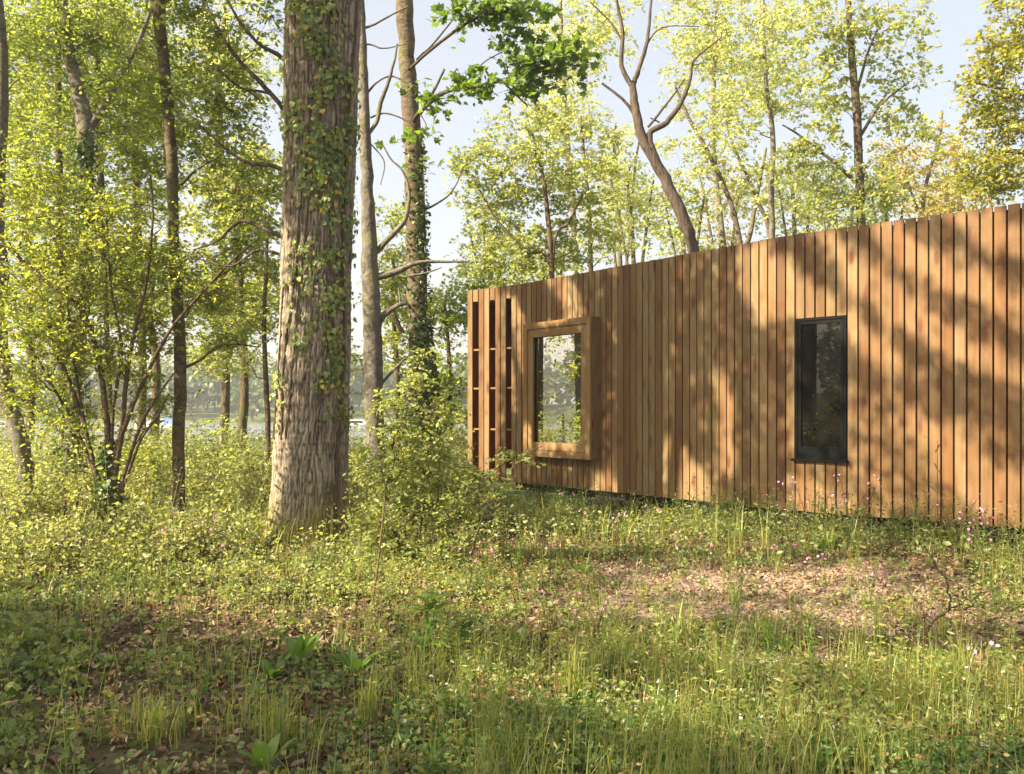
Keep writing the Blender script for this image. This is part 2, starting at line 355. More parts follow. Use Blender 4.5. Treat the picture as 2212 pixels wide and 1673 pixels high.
gy = np.concatenate([np.linspace(-500,-80,8), np.linspace(-60,-3,10), np.arange(1.5, 20, .14), np.arange(20.3, 40, .6), np.linspace(42,175,16), np.arange(180,340,10), np.linspace(360,1500,20)])
GX, GY = np.meshgrid(gx, gy); GZ = gz(GX, GY)
GZ = GZ + np.where((GY > 2) & (GY < 20), .035*(noise(GX*5, GY*5)-.5), 0)
mb = MB(); nx, ny = len(gx), len(gy)
i, j = np.meshgrid(np.arange(ny-1), np.arange(nx-1), indexing='ij'); a = (i*nx+j)
mb.add(np.stack([GX, GY, GZ], -1).reshape(-1, 3), np.stack([a, a+1, a+nx+1, a+nx], -1).reshape(-1, 4))
ground = mb.build('ground', mat_ground(), smooth=True); tag(ground, kind='structure')
at = ground.data.attributes.new('bare', 'FLOAT', 'POINT')
bv = np.where((GY > 2) & (GY < 20), bare_at(GX, np.maximum(GY, 1), GZ), 0).astype(np.float32); at.data.foreach_set('value', bv.ravel())
at = ground.data.attributes.new('green', 'FLOAT', 'POINT')
gv = np.clip(sstep(13, 20, GY)*.9 + .5*noise(GX*.8, GY*.8, 2)*(1-bv)*(GY > 2), 0, 1).astype(np.float32); at.data.foreach_set('value', gv.ravel())
lake = MB().add([(-400,-480,-.8), (400,-480,-.8), (400,240,-.8), (-400,240,-.8)], [(0,1,2,3)]).build('lake', mat_water()); tag(lake, kind='structure')

# ------------------------------------------------------------------ the cabin
cabin = empty('timber_cabin', (0.2, 14.6, 0), 'timber cabin clad in vertical honey brown larch boards with a bay window', 'cabin')
cl = cabin.location
def cb(mb, name, mats, parent=None, **k):
    o = mb.build(name, mats, loc=tuple(cl) if parent is None else tuple(cl), **k)
    o.location = (0, 0, 0); o.parent = parent if parent is not None else cabin
    return o
PITCH0 = .119; sL = .02; sw = s_at(1722)
kW = round((sw - sL)/PITCH0); PITCH = (sw - sL)/kW
iw = set(range(kW, kW+5)); WZ1 = EYE + (HY-690)/PX*W(sw)[1]; WZ0 = EYE + (HY-985)/PX*W(sw)[1]
pat = 'BGBBGBBG'
# bay window geometry
def proj_x(p): return HX+PX*p[0]/p[1]
s_r = s_at(1302); pd = .05
while proj_x(W(s_r)+WN(s_r)*pd) > 1275 and pd < .6: pd += .005
FR = W(s_r) + WN(s_r)*pd
s_l = s_r
while True:
    FLp = W(s_l)+WN(s_l)*pd
    if proj_x(FLp) <= 1131: break
    s_l -= .01
BZ1 = EYE + (HY-683)/PX*FR[1]; BZ0 = EYE + (HY-994)/PX*FR[1]
sc_mb = MB(); wb = MB(); nb = int((WS[-1]-.1-sL)/PITCH)
rr = random.Random(3)
def board(mb, s, z0, z1, off=0.0, wdt=PITCH-.016):
    c = W(s); T = WT(s); n = WN(s)
    zz = (z0+z1)/2; b = .003; hu, hn = wdt/2, .011
    prof = [(-hu,-hn), (-hu,hn-b), (-hu+b,hn), (hu-b,hn), (hu,hn-b), (hu,-hn)]
    V = [c + T*p[0] + n*(p[1]+off) + Z_*z for z in (z0, z1) for p in prof]
    mb.add(V, [(0,1,2,3,4,5), (11,10,9,8,7,6)]); k = mb.n-12
    mb.b.append((np.zeros((0,3), np.float32), np.array([[k+i, k+(i+1)%6, k+6+(i+1)%6, k+6+i] for i in range(6)])[:, ::-1], 0))
for i in range(nb):
    s = sL + (i+.5)*PITCH; jt = rr.uniform(-.004, .004); off = .03 + rr.uniform(-.002, .002)
    if i < 8:
        if pat[i] == 'G': board(sc_mb, s, ZT-.19, ZT+jt, off)
        else: board(sc_mb, s, ZB-.02, ZT+jt, off)
    elif i in iw:
        board(wb, s, WZ1, ZT+jt, off); board(wb, s, ZB+jt, WZ0-.03, off)
    else: board(wb, s, ZB+jt, ZT+jt, off)
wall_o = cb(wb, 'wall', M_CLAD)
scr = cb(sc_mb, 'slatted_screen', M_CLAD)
for z in (2.47, 1.86, 1.22, .47):
    bt = MB()
    for k in range(8):
        s = sL+(k+.5)*PITCH; box(bt, W(s)+Z_*z-WN(s)*.002, WT(s), Z_, WN(s), PITCH/2, .013, .018)
    cb(bt, 'batten', M_TRIM, scr)
# body behind the boards
bd = MB(); ss = np.linspace(sL+8*PITCH-.02, WS[-1]-.05, 60)
fr = [W(s)-WN(s)*.03 for s in ss]; back = [p + np.array([3.2, 3.4, 0]) for p in fr]
for Z0, Z1, mb_, nm, mt in ((ZB+.03, ZT-.12, bd, 'membrane', M_MEMB),):
    V = [p+Z_*Z0 for p in fr]+[p+Z_*Z1 for p in fr]+[p+Z_*Z0 for p in back]+[p+Z_*Z1 for p in back]; n = len(fr)
    F = []
    for i in range(n-1):
        if kW-8+0 and sL+kW*PITCH < (ss[i]+ss[i+1])/2 < sL+(kW+5)*PITCH and False: continue
        F += [(i,i+1,n+i+1,n+i), (2*n+i,3*n+i,3*n+i+1,2*n+i+1), (n+i,n+i+1,3*n+i+1,3*n+i), (i,2*n+i,2*n+i+1,i+1)]
    F += [(0,n,3*n,2*n), (n-1,3*n-1,4*n-1,2*n-1)]
    mb_.add(V, F)
cb(bd, 'membrane', M_MEMB)
rf = MB(); V = [p+Z_*(ZT-.115) for p in fr]+[p+Z_*(ZT-.115) for p in back]+[p+Z_*(ZT-.03) for p in fr]+[p+Z_*(ZT-.03) for p in back]
F = []
for i in range(n-1): F += [(2*n+i,2*n+i+1,3*n+i+1,3*n+i), (i,n+i,n+i+1,i+1)]
F += [(0,2*n,3*n,n), (n-1,2*n-1,4*n-1,3*n-1), ]
rf.add(V, F); cb(rf, 'roof', M_ROOF)
# recess behind the screen: red boards end wall and back
rc = MB(); s8 = sL+8*PITCH
a0 = W(s8)-WN(s8)*.02; n8 = WN(s8)
for k in range(14):
    c = a0 - n8*(.06+k*.12); box(rc, c+Z_*(ZB+ZT)/2 - WT(s8)*.03, n8, Z_, WT(s8), .057, (ZT-ZB)/2-.14, .012)
for k in range(8):
    s = sL+(k+.5)*PITCH; box(rc, W(s)-n8*1.0+Z_*(ZB+ZT)/2, WT(s), Z_, n8, .057, (ZT-ZB)/2-.14, .012)
for k in range(9):
    box(rc, W(sL)-n8*(.05+k*.12)+Z_*(ZB+ZT)/2+WT(s8)*.03, n8, Z_, WT(s8), .057, (ZT-ZB)/2-.14, .012)
cb(rc, 'recess_lining', M_REDWOOD)
dk = MB(); box(dk, W(sL+4*PITCH)-n8*.5+Z_*(ZB+.01), WT(s8), n8, Z_, .47, .47, .02); cb(dk, 'deck', M_TRIM); dk = MB(); box(dk, W(sL+4*PITCH)-n8*.52+Z_*(ZT-.17), WT(s8), n8, Z_, .46, .47, .03)
cb(dk, 'soffit', M_TRIM)
# posts under the cabin
for s in (1.2, 3.2, 3.6, 5.4, 7.4, 8.6):
    p = W(s)-WN(s)*.35; m = MB(); box(m, (p[0], p[1], .2), X_, Y_, Z_, .05, .05, .27); cb(m, 'post', M_POST)
jb = MB()
for i in range(0, 58, 2):
    p, q = fr[i], fr[i+2] if i+2 < len(fr) else fr[-1]
    T = unit(q-p); nn = np.array([T[1], -T[0], 0]); box(jb, (p+q)/2-nn*.06+Z_*(ZB-.055), T, Z_, nn, np.linalg.norm(q-p)/2, .06, .02)
cb(jb, 'floor_beam', M_MEMB)
# bay window
bay = bpy.data.objects.new('bay_window', None); COL.objects.link(bay); bay.parent = cabin; bay.location = (0,0,0)
tag(bay, 'protruding larch framed bay window with a mirror bright pane')
U = unit(FR-FLp); NB = np.array([U[1], -U[0], 0.0]); Wd = np.linalg.norm((FR-FLp)[:2]); Hd = BZ1-BZ0
O = np.array([FLp[0], FLp[1], BZ0])
def frame4(inset, wd, n0, n1, top=None, bot=None):
    m = MB(); a = inset; top = top or wd; bot = bot or wd
    l, r, b, t = a, Wd-a, a, Hd-a
    il, ir, ib, it = l+wd, r-wd, b+bot, t-top
    g = .0015
    prism(m, [(l,t), (il,it), (ir,it), (r,t)][::-1], O, U, Z_, NB, n0, n1)
    prism(m, [(l,b), (r,b), (ir,ib), (il,ib)], O, U, Z_, NB, n0, n1)
    prism(m, [(l,b+g), (il,ib+g), (il,it-g), (l,t-g)], O, U, Z_, NB, n0, n1)
    prism(m, [(r,b+g), (r,t-g), (ir,it-g), (ir,ib+g)], O, U, Z_, NB, n0, n1)
    return m
fo = cb(frame4(0, .09, -.03, 0), 'outer_frame', M_TRIM, bay)
fi = cb(frame4(.096, .115, -.05, -.016), 'inner_frame', M_TRIM, bay)
m = MB(); q = .2
prism(m, [(q,q), (Wd-q,q), (Wd-q,Hd-q), (q,Hd-q)], O, U, Z_, NB, -.075, -.068); cb(m, 'pane', M_PANE, bay)
m = MB(); dep = pd-.045
box(m, O+U*(Wd-.012)+Z_*Hd/2-NB*(.03+dep/2+.001), NB, Z_, U, dep/2, Hd/2-.002, .012)
cb(m, 'side_panel', M_CLAD, bay); m = MB()
box(m, O+U*(.012)+Z_*Hd/2-NB*(.03+dep/2+.001), NB, Z_, U, dep/2, Hd/2-.002, .012); cb(m, 'side_panel', M_CLAD, bay)
m = MB(); box(m, O+U*Wd/2+Z_*(Hd-.012)-NB*(.03+dep/2+.001), NB, U, Z_, dep/2, Wd/2-.026, .012); cb(m, 'top_panel', M_TRIM, bay)
m = MB(); box(m, O+U*Wd/2+Z_*(.012)-NB*(.03+dep/2+.001), NB, U, Z_, dep/2, Wd/2-.026, .012); cb(m, 'bottom_panel', M_TRIM, bay)
# narrow window
win = bpy.data.objects.new('narrow_window', None); COL.objects.link(win); win.parent = cabin
tag(win, 'tall narrow window with a dark grey frame and dark glass')
s0, s1 = sL+kW*PITCH, sL+(kW+5)*PITCH; A = W(s0)+WN((s0+s1)/2)*.035; B = W(s1)+WN((s0+s1)/2)*.035
U = unit(B-A); NB = np.array([U[1], -U[0], 0.0]); Wd = np.linalg.norm(B-A)-.012; O = np.array([A[0], A[1], WZ0-.028])+U*.004; Hd = WZ1-WZ0+.022
for a_, w_, n0, n1, nm, bt_ in ((0,.02,-.035,.004,'frame',.02), (.02,.012,-.035,-.008,'frame_bead',.035), (.032,.03,-.035,-.002,'sash',.1)):
    m = frame4(a_, w_, n0, n1, bot=bt_); cb(m, nm, M_FRAME, win)
q = .06; m = MB(); prism(m, [(q,.125), (Wd-q,.125), (Wd-q,Hd-q), (q,Hd-q)], O, U, Z_, NB, -.027, -.02); cb(m, 'pane', M_PANE2, win)
m = MB(); box(m, O+U*Wd/2-Z_*.012+NB*.02, U, NB, Z_, Wd/2+.03, .035, .014); cb(m, 'sill', M_FRAME, win)

def inpoly(x, y, poly):
    c = np.zeros(np.shape(x), bool); n = len(poly); j = n-1
    for i in range(n):
        xi, yi = poly[i]; xj, yj = poly[j]
        c ^= ((yi > y) != (yj > y)) & (x < (xj-xi)*(y-yi)/((yj-yi) or 1e-9)+xi); j = i
    return c
LITW = [[(1000,610),(1085,615),(1085,1040),(1000,1040)], [(1175,600),(1235,590),(1275,680),(1240,690)], [(1085,640),(1120,640),(1150,720),(1140,860),(1110,700)], [(1095,700),(1110,760),(1128,900),(1110,900),(1090,760)], [(1282,1028),(1330,1022),(1352,1072),(1288,1068)],
        [(1436,965),(1465,950),(1545,1050),(1535,1090),(1436,1082)], [(1540,790),(1590,850),(1600,1010),(1560,1040),(1555,880)],
        [(1590,550),(1650,520),(1715,575),(1835,665),(1920,735),(1990,805),(1940,815),(1850,760),(1790,715),(1720,700),(1640,700),(1600,620)],
        [(1755,503),(1805,496),(1900,575),(1980,645),(2070,715),(2240,800),(2240,856),(2060,790),(1960,722),(1870,650),(1805,580)],
        [(1870,485),(1940,473),(2010,538),(2110,592),(2240,630),(2240,705),(2090,655),(1980,605),(1910,550)],
        [(2040,460),(2110,446),(2240,508),(2240,572),(2130,547)],
        [(1720,1060),(1760,1040),(1850,1090),(1850,1130),(1730,1130)], [(1960,900),(2100,950),(2212,1040),(2212,1130),(2120,1120),(2020,1000)], [(1150,930),(1270,950),(1275,1000),(1150,985)], [(1160,700),(1270,685),(1272,720),(1200,730)]]
def lands_lit(C):
    """which of the points C would throw their shadow on a sunlit patch of the wall"""
    C = np.asarray(C, float)
    if len(C) > 12000: return np.concatenate([lands_lit(C[i:i+12000]) for i in range(0, len(C), 12000)])
    if len(C) == 0: return np.zeros(0, bool)
    t = np.linspace(.1, 26, 90); Q = C[:, None, :]-SV*t[None, :, None]
    f = Q[..., 1]-np.interp(Q[..., 0], WC[:, 0], WC[:, 1]); inx = (Q[..., 0] > WC[0, 0]-.3) & (Q[..., 0] < WC[-1, 0])
    sgn = f < 0; k = ((sgn[:, 1:] != sgn[:, :-1]) & inx[:, 1:]); ok = k.any(1); k = k.argmax(1)+1; r_ = np.arange(len(C))
    a, b = f[r_, k-1], f[r_, k]; u = (a/(a-b+1e-12))[:, None]; q = Q[r_, k-1]*(1-u)+Q[r_, k]*u
    ok &= (q[:, 2] > ZB-.1) & (q[:, 2] < ZT+.1); xD, yD = toD(q); r = np.zeros(len(C), bool)
    for p in LITW: r |= inpoly(xD, yD, p)
    return r & ok
def spray(lm, tm, C, per, spread, size, up, shape, rng, flatz=.7, k=7, twig=True, hang=0):
    nt = rng.poisson(per/k, len(C)).clip(1); idx = np.repeat(np.arange(len(C)), nt); M = len(idx); scl = rng.uniform(.6, 1.3, len(C))[idx]
    st = C[idx]+rng.normal(size=(M, 3))*(spread*.4)*np.array([1, 1, flatz]); d = rng.normal(size=(M, 3))*np.array([1, 1, .45*flatz]); d[:, 2] -= hang; d = unit(d)
    L = spread*rng.uniform(1.1, 2.7, M)*scl; t = (np.arange(k)+.6)/k
    pos = st[:, None, :]+d[:, None, :]*(L[:, None]*t)[..., None]; pos[..., 2] -= .3*L[:, None]*t**2
    side = unit(np.cross(d, Z_)); sg = np.where(np.arange(k) % 2, 1, -1)
    dr = d[:, None, :]*.8+side[:, None, :]*(sg*.9)[None, :, None]; dr[..., 2] -= .25
    pos = pos.reshape(-1, 3)+rng.normal(size=(M*k, 3))*size*.25; dr = unit(dr.reshape(-1, 3)); ok = (pos[:, 2] > .08) & (rng.random(len(pos)) < .9)
    if C[:, 1].mean() < 17.5 and C[:, 2].mean() > 1.5 and shape != 'lobed': ok &= ~(lands_lit(pos) & (rng.random(len(pos)) < .93))
    leaves(lm, pos[ok], size, up, shape, dirs=dr[ok], rng=rng)
    if twig:
        e = st+d*L[:, None]; e[:, 2] -= .3*L; u = side*.0028; v = np.cross(d, side)*.0028
        ring = [u, -u*.5+v*.87, -u*.5-v*.87]; V = np.stack([C[idx]+r for r in ring]+[st*.5+(st+d*L[:, None]*.5)*.5+r for r in ring]+[e+r*.4 for r in ring], 1)
        F = np.array([(a, (a+1) % 3, (a+1) % 3+3, a+3) for a in range(3)]+[(a+3, (a+1) % 3+3, (a+1) % 3+6, a+6) for a in range(3)])
        tm.add(V.reshape(-1, 3), (np.arange(M)[:, None, None]*9+F[None]).reshape(-1, 4))
# ------------------------------------------------------------------ trees
def fill_branches(mb, nodes, rad, clumps, rng, rmin=.006, sides=5, wob=.12):
    nodes = list(nodes); rad = list(rad)
    nd = np.array(nodes); rd = np.array(rad)
    d0 = np.array([np.linalg.norm(nd-c, axis=1).min() for c in clumps]) if len(clumps) else []
    for ci in np.argsort(d0):
        c = clumps[ci]; dd = nd - c; dist = np.linalg.norm(dd, axis=1)
        cost = dist + .9*np.clip(dd[:, 2], -.2, 9)*(1) - .5*rd
        k = int(np.argmin(cost)); L = dist[k]
        r0 = min(rd[k]*.62, rmin+.011*L+.002); a = nd[k]
        mid1 = a*.66+c*.34 + rng.normal(size=3)*wob*L*.5 - Z_*.05*L; mid2 = a*.3+c*.7 + rng.normal(size=3)*wob*L*.5 + Z_*.04*L
        pts = resample([a, mid1, mid2, c], 2); rs = np.linspace(r0, max(r0*.4, .003), len(pts))
        tube(mb, pts, rs, sides)
        nd = np.concatenate([nd, pts[2:]]); rd = np.concatenate([rd, rs[2:]])
def cr(x, y, rx, ry, n, dY=0, rY=None): return (x, y, rx, ry, n, dY, rY)
def tree(name, label, Y, stems, crowns, leaf, size, per, spread, bark, cat='tree', group=None, shape='kite', up=.4,
         seed=1, limbs=(), sides=12, base=True, jag=.06, part_leaf='crown', dens=1.35, keep_all=False, twigs=True, hang=0, pre=None, flatz=.7):
    rng = np.random.default_rng(seed); mb = MB(); nodes = []; rad = []
    first = None
    for si, st in enumerate(stems):
        st = [tuple(p)+(0,)*(4-len(p)) for p in st]
        pts = [P(x, y, Y+dy) for x, y, _, dy in st]; rs = [w_/PX*(Y+dy)/2 for _, _, w_, dy in st]
        if base and (si == 0 or st[0][1] > 550):
            b = pts[0].copy(); b[2] = float(gz(b[0], b[1]))-.1
            if pts[0][2] > b[2]+.15: pts = [b]+pts; rs = [rs[0]*1.15]+rs
        pp = resample(np.column_stack([pts, rs]), 6)
        jn = rng.normal(size=(len(pp), 3))*jag*pp[:, 3:4]; pp[:, :3] += jn
        tube(mb, pp[:, :3], np.abs(pp[:, 3]), sides, rough=.09)
        if first is None: first = pp[0, :3].copy()
        nodes += list(pp[:, :3]); rad += list(np.abs(pp[:, 3]))
    for st in limbs:
        st = [tuple(p)+(0,)*(4-len(p)) for p in st]
        pp = resample([list(P(x, y, Y+dy))+[w_/PX*(Y+dy)/2] for x, y, w_, dy in st], 5)
        pp[:, :3] += rng.normal(size=(len(pp), 3))*.1*pp[:, 3:4]
        tube(mb, pp[:, :3], np.abs(pp[:, 3]), 6, rough=.1); nodes += list(pp[1:, :3]); rad += list(np.abs(pp[1:, 3]))
    cs = []
    for (x, y, rx, ry, n, dY, rY) in crowns:
        n = int(n*dens)
        q = rng.normal(size=(n, 3)); q = unit(q)*(rng.random((n, 1))**.45)
        k = (Y+dY)/PX; c = P(x, y, Y+dY); cs.append(c + q*np.array([rx*k, (rY if rY is not None else rx*k*.8), ry*k]))
    cs = np.concatenate(cs) if cs else np.zeros((0, 3))
    if pre is not None: cs = np.concatenate([cs, pre]) if len(cs) else pre
    nodes = [p for p in nodes if p[2] > .5] or nodes[:1]; rad = rad[-len(nodes):]
    if twigs and len(cs): fill_branches(mb, nodes, rad, cs, rng)
    root = empty(name, first, label, cat, group)
    if len(cs):
        if Y > 18: size = size*1.18
        lm = MB()
        if not keep_all: cs = cs[~(lands_lit(cs) & (rng.random(len(cs)) < .9))]
        spray(lm, mb, cs, per, spread, size, up, shape, rng, flatz, hang=hang, twig=Y < 26)
        c = lm.build(part_leaf, leaf, loc=first); c.location = (0,0,0); c.parent = root
    t = mb.build('trunk', bark, smooth=True, loc=first); t.location = (0,0,0); t.parent = root
    return root

# --- the big ivy-clad oak
def big_oak():
    Y0 = 10.8; k = Y0/PX
    ys = np.array([1190,1150,1080,980,880,780,680,560,440,320,200,80,0,-200,-420]); 
    cx = np.array([662,664,667,671,675,678,681,683,688,692,695,698,702,706,708]); wd = np.array([176,164,160,158,156,154,150,150,150,152,156,160,162,150,140])
    zz = np.linspace(-.12, 7.4, 1150); yD = HY-(zz-EYE)/k
    c = np.interp(yD, ys[::-1], cx[::-1]); r = np.interp(yD, ys[::-1], wd[::-1])*k/2
    ns = 400; th = np.linspace(0, 2*np.pi, ns, endpoint=False)
    TH, ZZ = np.meshgrid(th, zz); R = r[:, None]*np.ones(ns)
    fl = np.exp(-np.clip(ZZ-.0, 0, 9)/.22)
    R = R*(1 + .05*(noise(np.cos(TH)*1.3+3, np.sin(TH)*1.3+3, ZZ*.5)-.5)*2) + fl*(.1+.24*np.clip(np.sin(TH*5+1.0)+.3*np.sin(TH*3), 0, 2)*.6)
    ax, ay = np.cos(TH)*21, np.sin(TH)*21
    warp = (noise(ax*.3+7, ay*.3+7, ZZ*1.6)-.5)*1.8
    n1 = np.abs(noise(ax+warp+40, ay+40+warp, ZZ*7.5)-.5)*2; n2 = np.abs(noise(ax*1.9+80+warp, ay*1.9+80, ZZ*17)-.5)*2
    n3 = noise(ax*3+20, ay*3+20, ZZ*38)
    ridge = np.clip(n1*1.7, 0, 1)*.55 + np.clip(n2*1.6, 0, 1)*.3 + n3*.2
    R = R + (ridge-.6)*.027
    x = (c[:, None]-HX)*k + R*np.cos(TH); y = Y0 + R*np.sin(TH)
    V = np.stack([x, y, ZZ], -1).reshape(-1, 3)
    i, j = np.meshgrid(np.arange(len(zz)-1), np.arange(ns), indexing='ij'); a = i*ns+j; b = i*ns+(j+1) % ns
    mb = MB().add(V, np.stack([a, b, b+ns, a+ns], -1).reshape(-1, 4))
    base = np.array([(664-HX)*k, Y0, 0.0])
    root = empty('oak_tree', base, 'massive oak trunk with fissured bark, ivy patches and a mossy flared base', 'tree')
    t = mb.build('trunk', M_OAK, smooth=True, loc=base); t.location = (0,0,0); t.parent = root
    at = t.data.attributes.new('ridge', 'FLOAT', 'POINT'); at.data.foreach_set('value', (ridge*.95-.1).astype(np.float32).ravel())
    def surf(xf, z, out=.02):
        yd = HY-(z-EYE)/k; cc = np.interp(yd, ys[::-1], cx[::-1]); rr_ = np.interp(yd, ys[::-1], wd[::-1])*k/2
        xf = np.clip(xf, -.995, .995)
        return np.stack([(cc-HX)*k + (rr_+out)*xf, Y0-(rr_+out)*np.sqrt(1-xf*xf), z], -1)
    return root, surf, base
oak, OSURF, OBASE = big_oak()
# oak limbs growing left with leaves
rng = np.random.default_rng(5); mb = MB(); nodes, rad = [], []
for st in ([(640,255,13),(612,232,11),(560,175,10),(500,110,8),(450,20,6),(430,-60,4)], [(640,150,11),(600,118,10),(560,95,8),(520,50,7),(490,0,5)],
           [(640,350,10),(598,215,7),(520,190,6),(460,140,5)], [(640,380,12),(590,360,9),(520,345,7),(430,270,5)],
           [(630,520,12),(580,500,9),(520,478,8),(470,520,5),(420,540,4)], [(630,560,8),(560,540,6),(500,575,5),(430,560,3)],
           [(780,300,16),(800,270,12),(845,240,9),(900,180,6)]):
    dy = rng.uniform(.1, .8)
    if st[0][0] > 700: continue
    pp = resample([list(P(x, y, 10.8+dy*j_/4))+[w_/PX*10.8/2] for j_, (x, y, w_) in enumerate(st)], 5)
    pp[:, :3] += rng.normal(size=(len(pp), 3))*.12*pp[:, 3:4]
    tube(mb, pp[:, :3], np.abs(pp[:, 3]), 7, rough=.1); nodes += list(pp[4:, :3]); rad += list(pp[4:, 3])
cs = []
for x, y, rx, ry, n, dY in ((500,60,130,120,70,.8), (480,230,120,90,60,.9), (510,390,110,80,55,1.0), (470,560,100,70,36,1.1), (560,470,60,60,24,.9), (440,-80,120,80,30,.5)):
    q = unit(rng.normal(size=(n, 3)))*(rng.random((n, 1))**.5); kk = 11.5/PX
    cs.append(P(x, y, 10.8+dY)+q*np.array([rx*kk, .6, ry*kk]))
cs = np.concatenate(cs); cs = cs[~(lands_lit(cs) & (rng.random(len(cs)) < .9))]; fill_branches(mb, nodes, rad, cs, rng); lm = MB(); spray(lm, mb, cs, 32, .15, .06, .35, 'kite', rng)
t = mb.build('limb', BARK_DARK, smooth=True, loc=OBASE); t.location = (0,0,0); t.parent = oak
t = lm.build('crown', L_LEFT, loc=OBASE); t.location = (0,0,0); t.parent = oak
# ivy on the oak
def oak_ivy():
    rng = np.random.default_rng(11); mb = MB(); st = MB()
    blobs = [(.1,6.1,.55,.6,330), (-.35,5.6,.3,.6,120), (.35,5.1,.4,.6,260), (.0,4.6,.4,.45,200), (.45,4.1,.35,.7,330), (-.2,4.0,.45,.35,150), (.62,3.5,.3,.6,260), (.3,3.3,.3,.3,80),
             (-.1,3.0,.35,.35,110), (.55,2.75,.22,.3,130), (-.45,3.2,.2,.5,70), (-.3,2.55,.3,.3,80), (.05,2.45,.3,.25,90), (.9,4.4,.12,1.2,170), (.88,2.9,.12,.9,150),
             (.75,2.1,.18,.5,130), (.4,2.2,.2,.3,70), (.3,1.78,.25,.12,80), (-.75,1.85,.2,.15,60), (-.7,1.4,.16,.3,55), (.88,1.5,.1,.4,90), (.7,1.7,.2,.2,60), (-.5,1.2,.12,.12,14), (.15,.85,.06,.06,5),
             (-.6,4.8,.25,.5,60), (-.85,4.2,.12,1.3,70), (-.9,2.9,.1,.9,50), (.2,5.9,.9,.8,150), (0,7,.9,.7,300)]
    for xf, z, rx, rz, n in blobs:
        n = int(n*(.68 if z > 3.2 else .36)*(1.5 if xf > .7 else .85))
        nc = max(2, n//11); ca = rng.normal(size=nc)*.6*rx+xf; cz = rng.normal(size=nc)*.65*rz+z; ci = rng.integers(0, nc, n); a = ca[ci]+rng.normal(size=n)*.11; zz = cz[ci]+rng.normal(size=n)*.07
        p = OSURF(a, zz, .03); p += rng.normal(size=p.shape)*.012
        out = unit(p - np.stack([np.full(n, (675-HX)*10.8/PX), np.full(n, 10.8), zz], -1))
        nv = unit(out + rng.normal(size=(n, 3))*.45); dr = np.tile([0,0,-1.0], (n, 1))+rng.normal(size=(n, 3))*.6
        u = unit(dr-nv*np.sum(dr*nv, 1, keepdims=True)); v = np.cross(nv, u); S, F = SHAPES['heart' if rng.random() < .5 else 'lobed']; S = np.array(S); k = len(S); F = np.array(F)
        sz = rng.uniform(.032, .066, n)*(1.15 if z > 4 else 1)
        V = (p+nv*.015)[:, None, :]+sz[:, None, None]*(S[None,:,0:1]*u[:,None,:]+S[None,:,1:2]*v[:,None,:]*1.1+S[None,:,2:3]*nv[:,None,:])
        mb.add(V.reshape(-1, 3), (np.arange(n)[:, None, None]*k+F[None]).reshape(-1, F.shape[1]))
    for xs in ([.83,.86,.9,.84,.8,.9,.92,.9], [.3,.5,.62,.5,.55,.35,.3,.1], [-.5,-.35,-.2,-.05,.1,.3,.2,.15], [-.9,-.82,-.75,-.6,-.45,-.5,-.55,-.5], [-.6,-.66,-.45,-.3,-.1,-.2,-.3,0]):
        z = np.linspace(.2 if xs[0] > .8 else 1.2, 7, len(xs)); pp = OSURF(np.array(xs)+rng.normal(size=len(xs))*.03, z, .012); pp = resample(pp, 8)
        pp += rng.normal(size=pp.shape)*.004; tube(st, pp, np.linspace(.022 if xs[0] > .8 else .011, .005, len(pp)), 5)
    root = empty('ivy', OBASE+np.array([.3,-.45,0]), 'green and yellow ivy climbing the big fissured oak trunk', 'ivy')
    for m_, nm, mt in ((st, 'stem', TWIG), (mb, 'foliage', L_IVY)):
        o = m_.build(nm, mt, loc=tuple(root.location)); o.location = (0,0,0); o.parent = root
oak_ivy()

